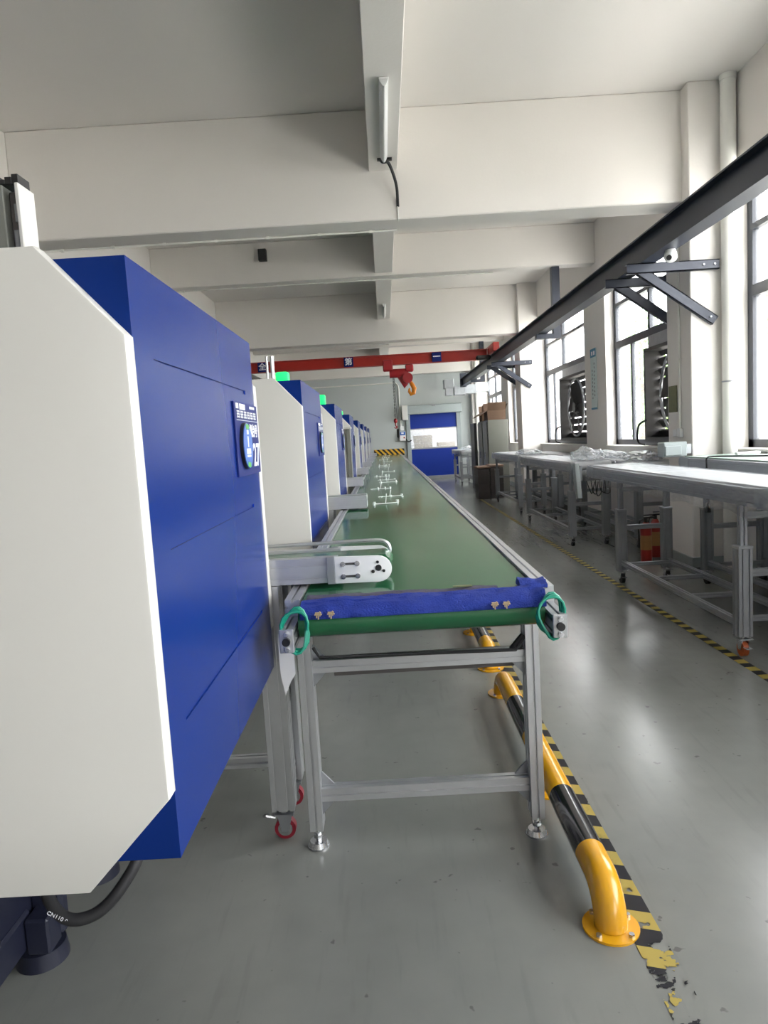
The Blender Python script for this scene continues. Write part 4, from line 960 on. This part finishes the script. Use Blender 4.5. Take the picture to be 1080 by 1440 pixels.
# ================================================================== CEILING FITTINGS
def batten(y0, y1, label):
    r = thing('batten_lamp', (.135, (y0 + y1) / 2, 3.80), label, 'lamp', 'white batten lamps under the ceiling beam')
    b = NB(); box(b, .105, .172, y0, y1, 3.862, 3.879, .003); obj('base_plate', b, 'white_plastic', r)
    pl = [(.109 + .059 * k / 12, 3.862 - .042 * math.sin(math.pi * k / 12)) for k in range(13)]
    b = NB(); prism(b, pl, 'y', y0 + .03, y1 - .03); obj('diffuser', b, 'white_plastic', r)
    for a in (y0, y1 - .03):
        b = NB(); prism(b, [(.107 + .063 * k / 12, 3.862 - .045 * math.sin(math.pi * k / 12)) for k in range(13)], 'y', a, a + .03); obj('end_cap', b, 'white_plastic', r)
batten(5.10, 6.44, 'white batten lamp under the beam nearest the camera'); batten(13.2, 14.4, 'white batten lamp under the beam beyond the middle cross beam')
b = NB(); tube(b, smooth([(.105, 6.50, 3.868), (.13, 6.52, 3.85), (.17, 6.56, 3.865), (.20, 6.60, 3.83), (.235, 6.68, 3.75), (.25, 6.74, 3.68), (.252, 6.785, 3.58), (.252, 6.785, 3.55)]), .014, 8)
r = thing('black_cable', (.18, 6.6, 3.5), 'black cable bending from the lamp beam down the nearest cross beam', 'cable'); obj('sheath', b, 'rubber', r)
b = NB(); box(b, .08, .21, 6.49, 6.53, 3.862, 3.877); obj('clip', b, 'black', r)
b = NB(); tube(b, [(.25, 6.792, 3.55), (.25, 6.792, 3.445), (.25, 6.83, 3.432)], .007, 6); obj('conduit', b, 'pvc_white', None, 'thin white cable continuing down the face of the nearest cross beam', 'conduit')
def conduit(x0, x1, y, z, label, n=7):
    r = thing('beam_conduit', ((x0 + x1) / 2, y, z), label, 'conduit', 'white conduits along the ceiling beams')
    b = NB(); cyl(b, (x0, y, z), (x1, y, z), .010, seg=8); obj('pipe', b, 'pvc_white', r)
    for k in range(n):
        x = x0 + (x1 - x0) * (k + .5) / n; b = NB(); box(b, x - .018, x + .018, y - .016, y + .016, z - .014, z + .012, .002); obj('clip', b, 'pvc_white', r)
conduit(-3.3, .24, 7.10, 3.426, 'white conduit under the nearest cross beam'); conduit(-3.3, 1.8, 11.0, 3.826, 'white conduit under the middle cross beam'); conduit(-3.3, 1.6, 15.2, 3.426, 'white conduit under the cross beam before the red crane')
r = thing('wall_speaker', (-1.65, 10.78, 4.14), 'small black speaker on the middle cross beam', 'speaker')
b = NB(); box(b, -1.71, -1.59, 10.70, 10.795, 4.14, 4.31, .006); obj('cabinet', b, 'black', r)
b = NB(); box(b, -1.70, -1.60, 10.694, 10.70, 4.15, 4.30, .002); obj('grille', b, 'rubber', r)
b = NB(); box(b, -1.67, -1.63, 10.79, 10.808, 4.2, 4.25); obj('wall_mount', b, 'black', r)

# ================================================================== OUTSIDE THE WINDOWS
def building(x0, x1, y0, y1, h, m, label, nx, nz):
    r = thing('building', ((x0 + x1) / 2, (y0 + y1) / 2, -.16), label, 'building')
    b = NB(); box(b, x0, x1, y0, y1, -.16, h); obj('wall', b, m, r)
    for i in range(nx):
        for k in range(nz):
            xx = x0 + (x1 - x0) * (i + .5) / nx; zz = 1.2 + k * 3.2
            b = NB(); box(b, xx - .6, xx + .6, y0 - .05, y0 + .02, zz, zz + 1.5); obj('window', b, 'box_grey', r)
building(5.0, 8.9, 36, 48, 12, 'pink_wall', 'pink building seen through the far window', 2, 3)
building(17, 27, 72, 84, 22, 'pale_wall', 'pale tower block far away through the windows', 4, 6)
building(24, 40, 40, 56, 14, 'pale_wall', 'pale low block beyond the trees outside the windows', 5, 4)
def tree(x, y, h, rad, seed, label):
    r = thing('tree', (x, y, -.16), label, 'tree', 'leafy trees outside the windows')
    random.seed(seed)
    b = NB(); tube(b, [(x, y, -.16), (x + .05, y, h * .4), (x - .05, y + .1, h * .8)], [.14, .11, .05], 8); obj('trunk', b, 'bark', r)
    b = NB()
    for k in range(2200):
        v = Vector((random.gauss(0, 1), random.gauss(0, 1), random.gauss(0, 1))).normalized() * rad * random.random() ** .4
        c = Vector((x, y, h * .65)) + Vector((v.x, v.y, v.z * 1.25)); a = Vector((random.gauss(0, 1), random.gauss(0, 1), random.gauss(0, 1))).normalized() * .11; e_ = a.cross(Vector((random.random(), random.random(), random.random()))).normalized() * .06
        b.faces.new([b.verts.new(c + q) for q in (a, e_, -a, -e_)])
    obj('foliage', b, 'leaf', r)
    r.children[-1]['kind'] = 'stuff'
tree(9.2, 25, 4.6, 1.9, 1, 'leafy tree straight outside the window with the fan'); tree(12.5, 31, 5.0, 2.2, 2, 'leafy tree farther along outside the windows'); tree(8.0, 14.5, 4.4, 1.6, 3, 'leafy tree outside beside the nearest window')
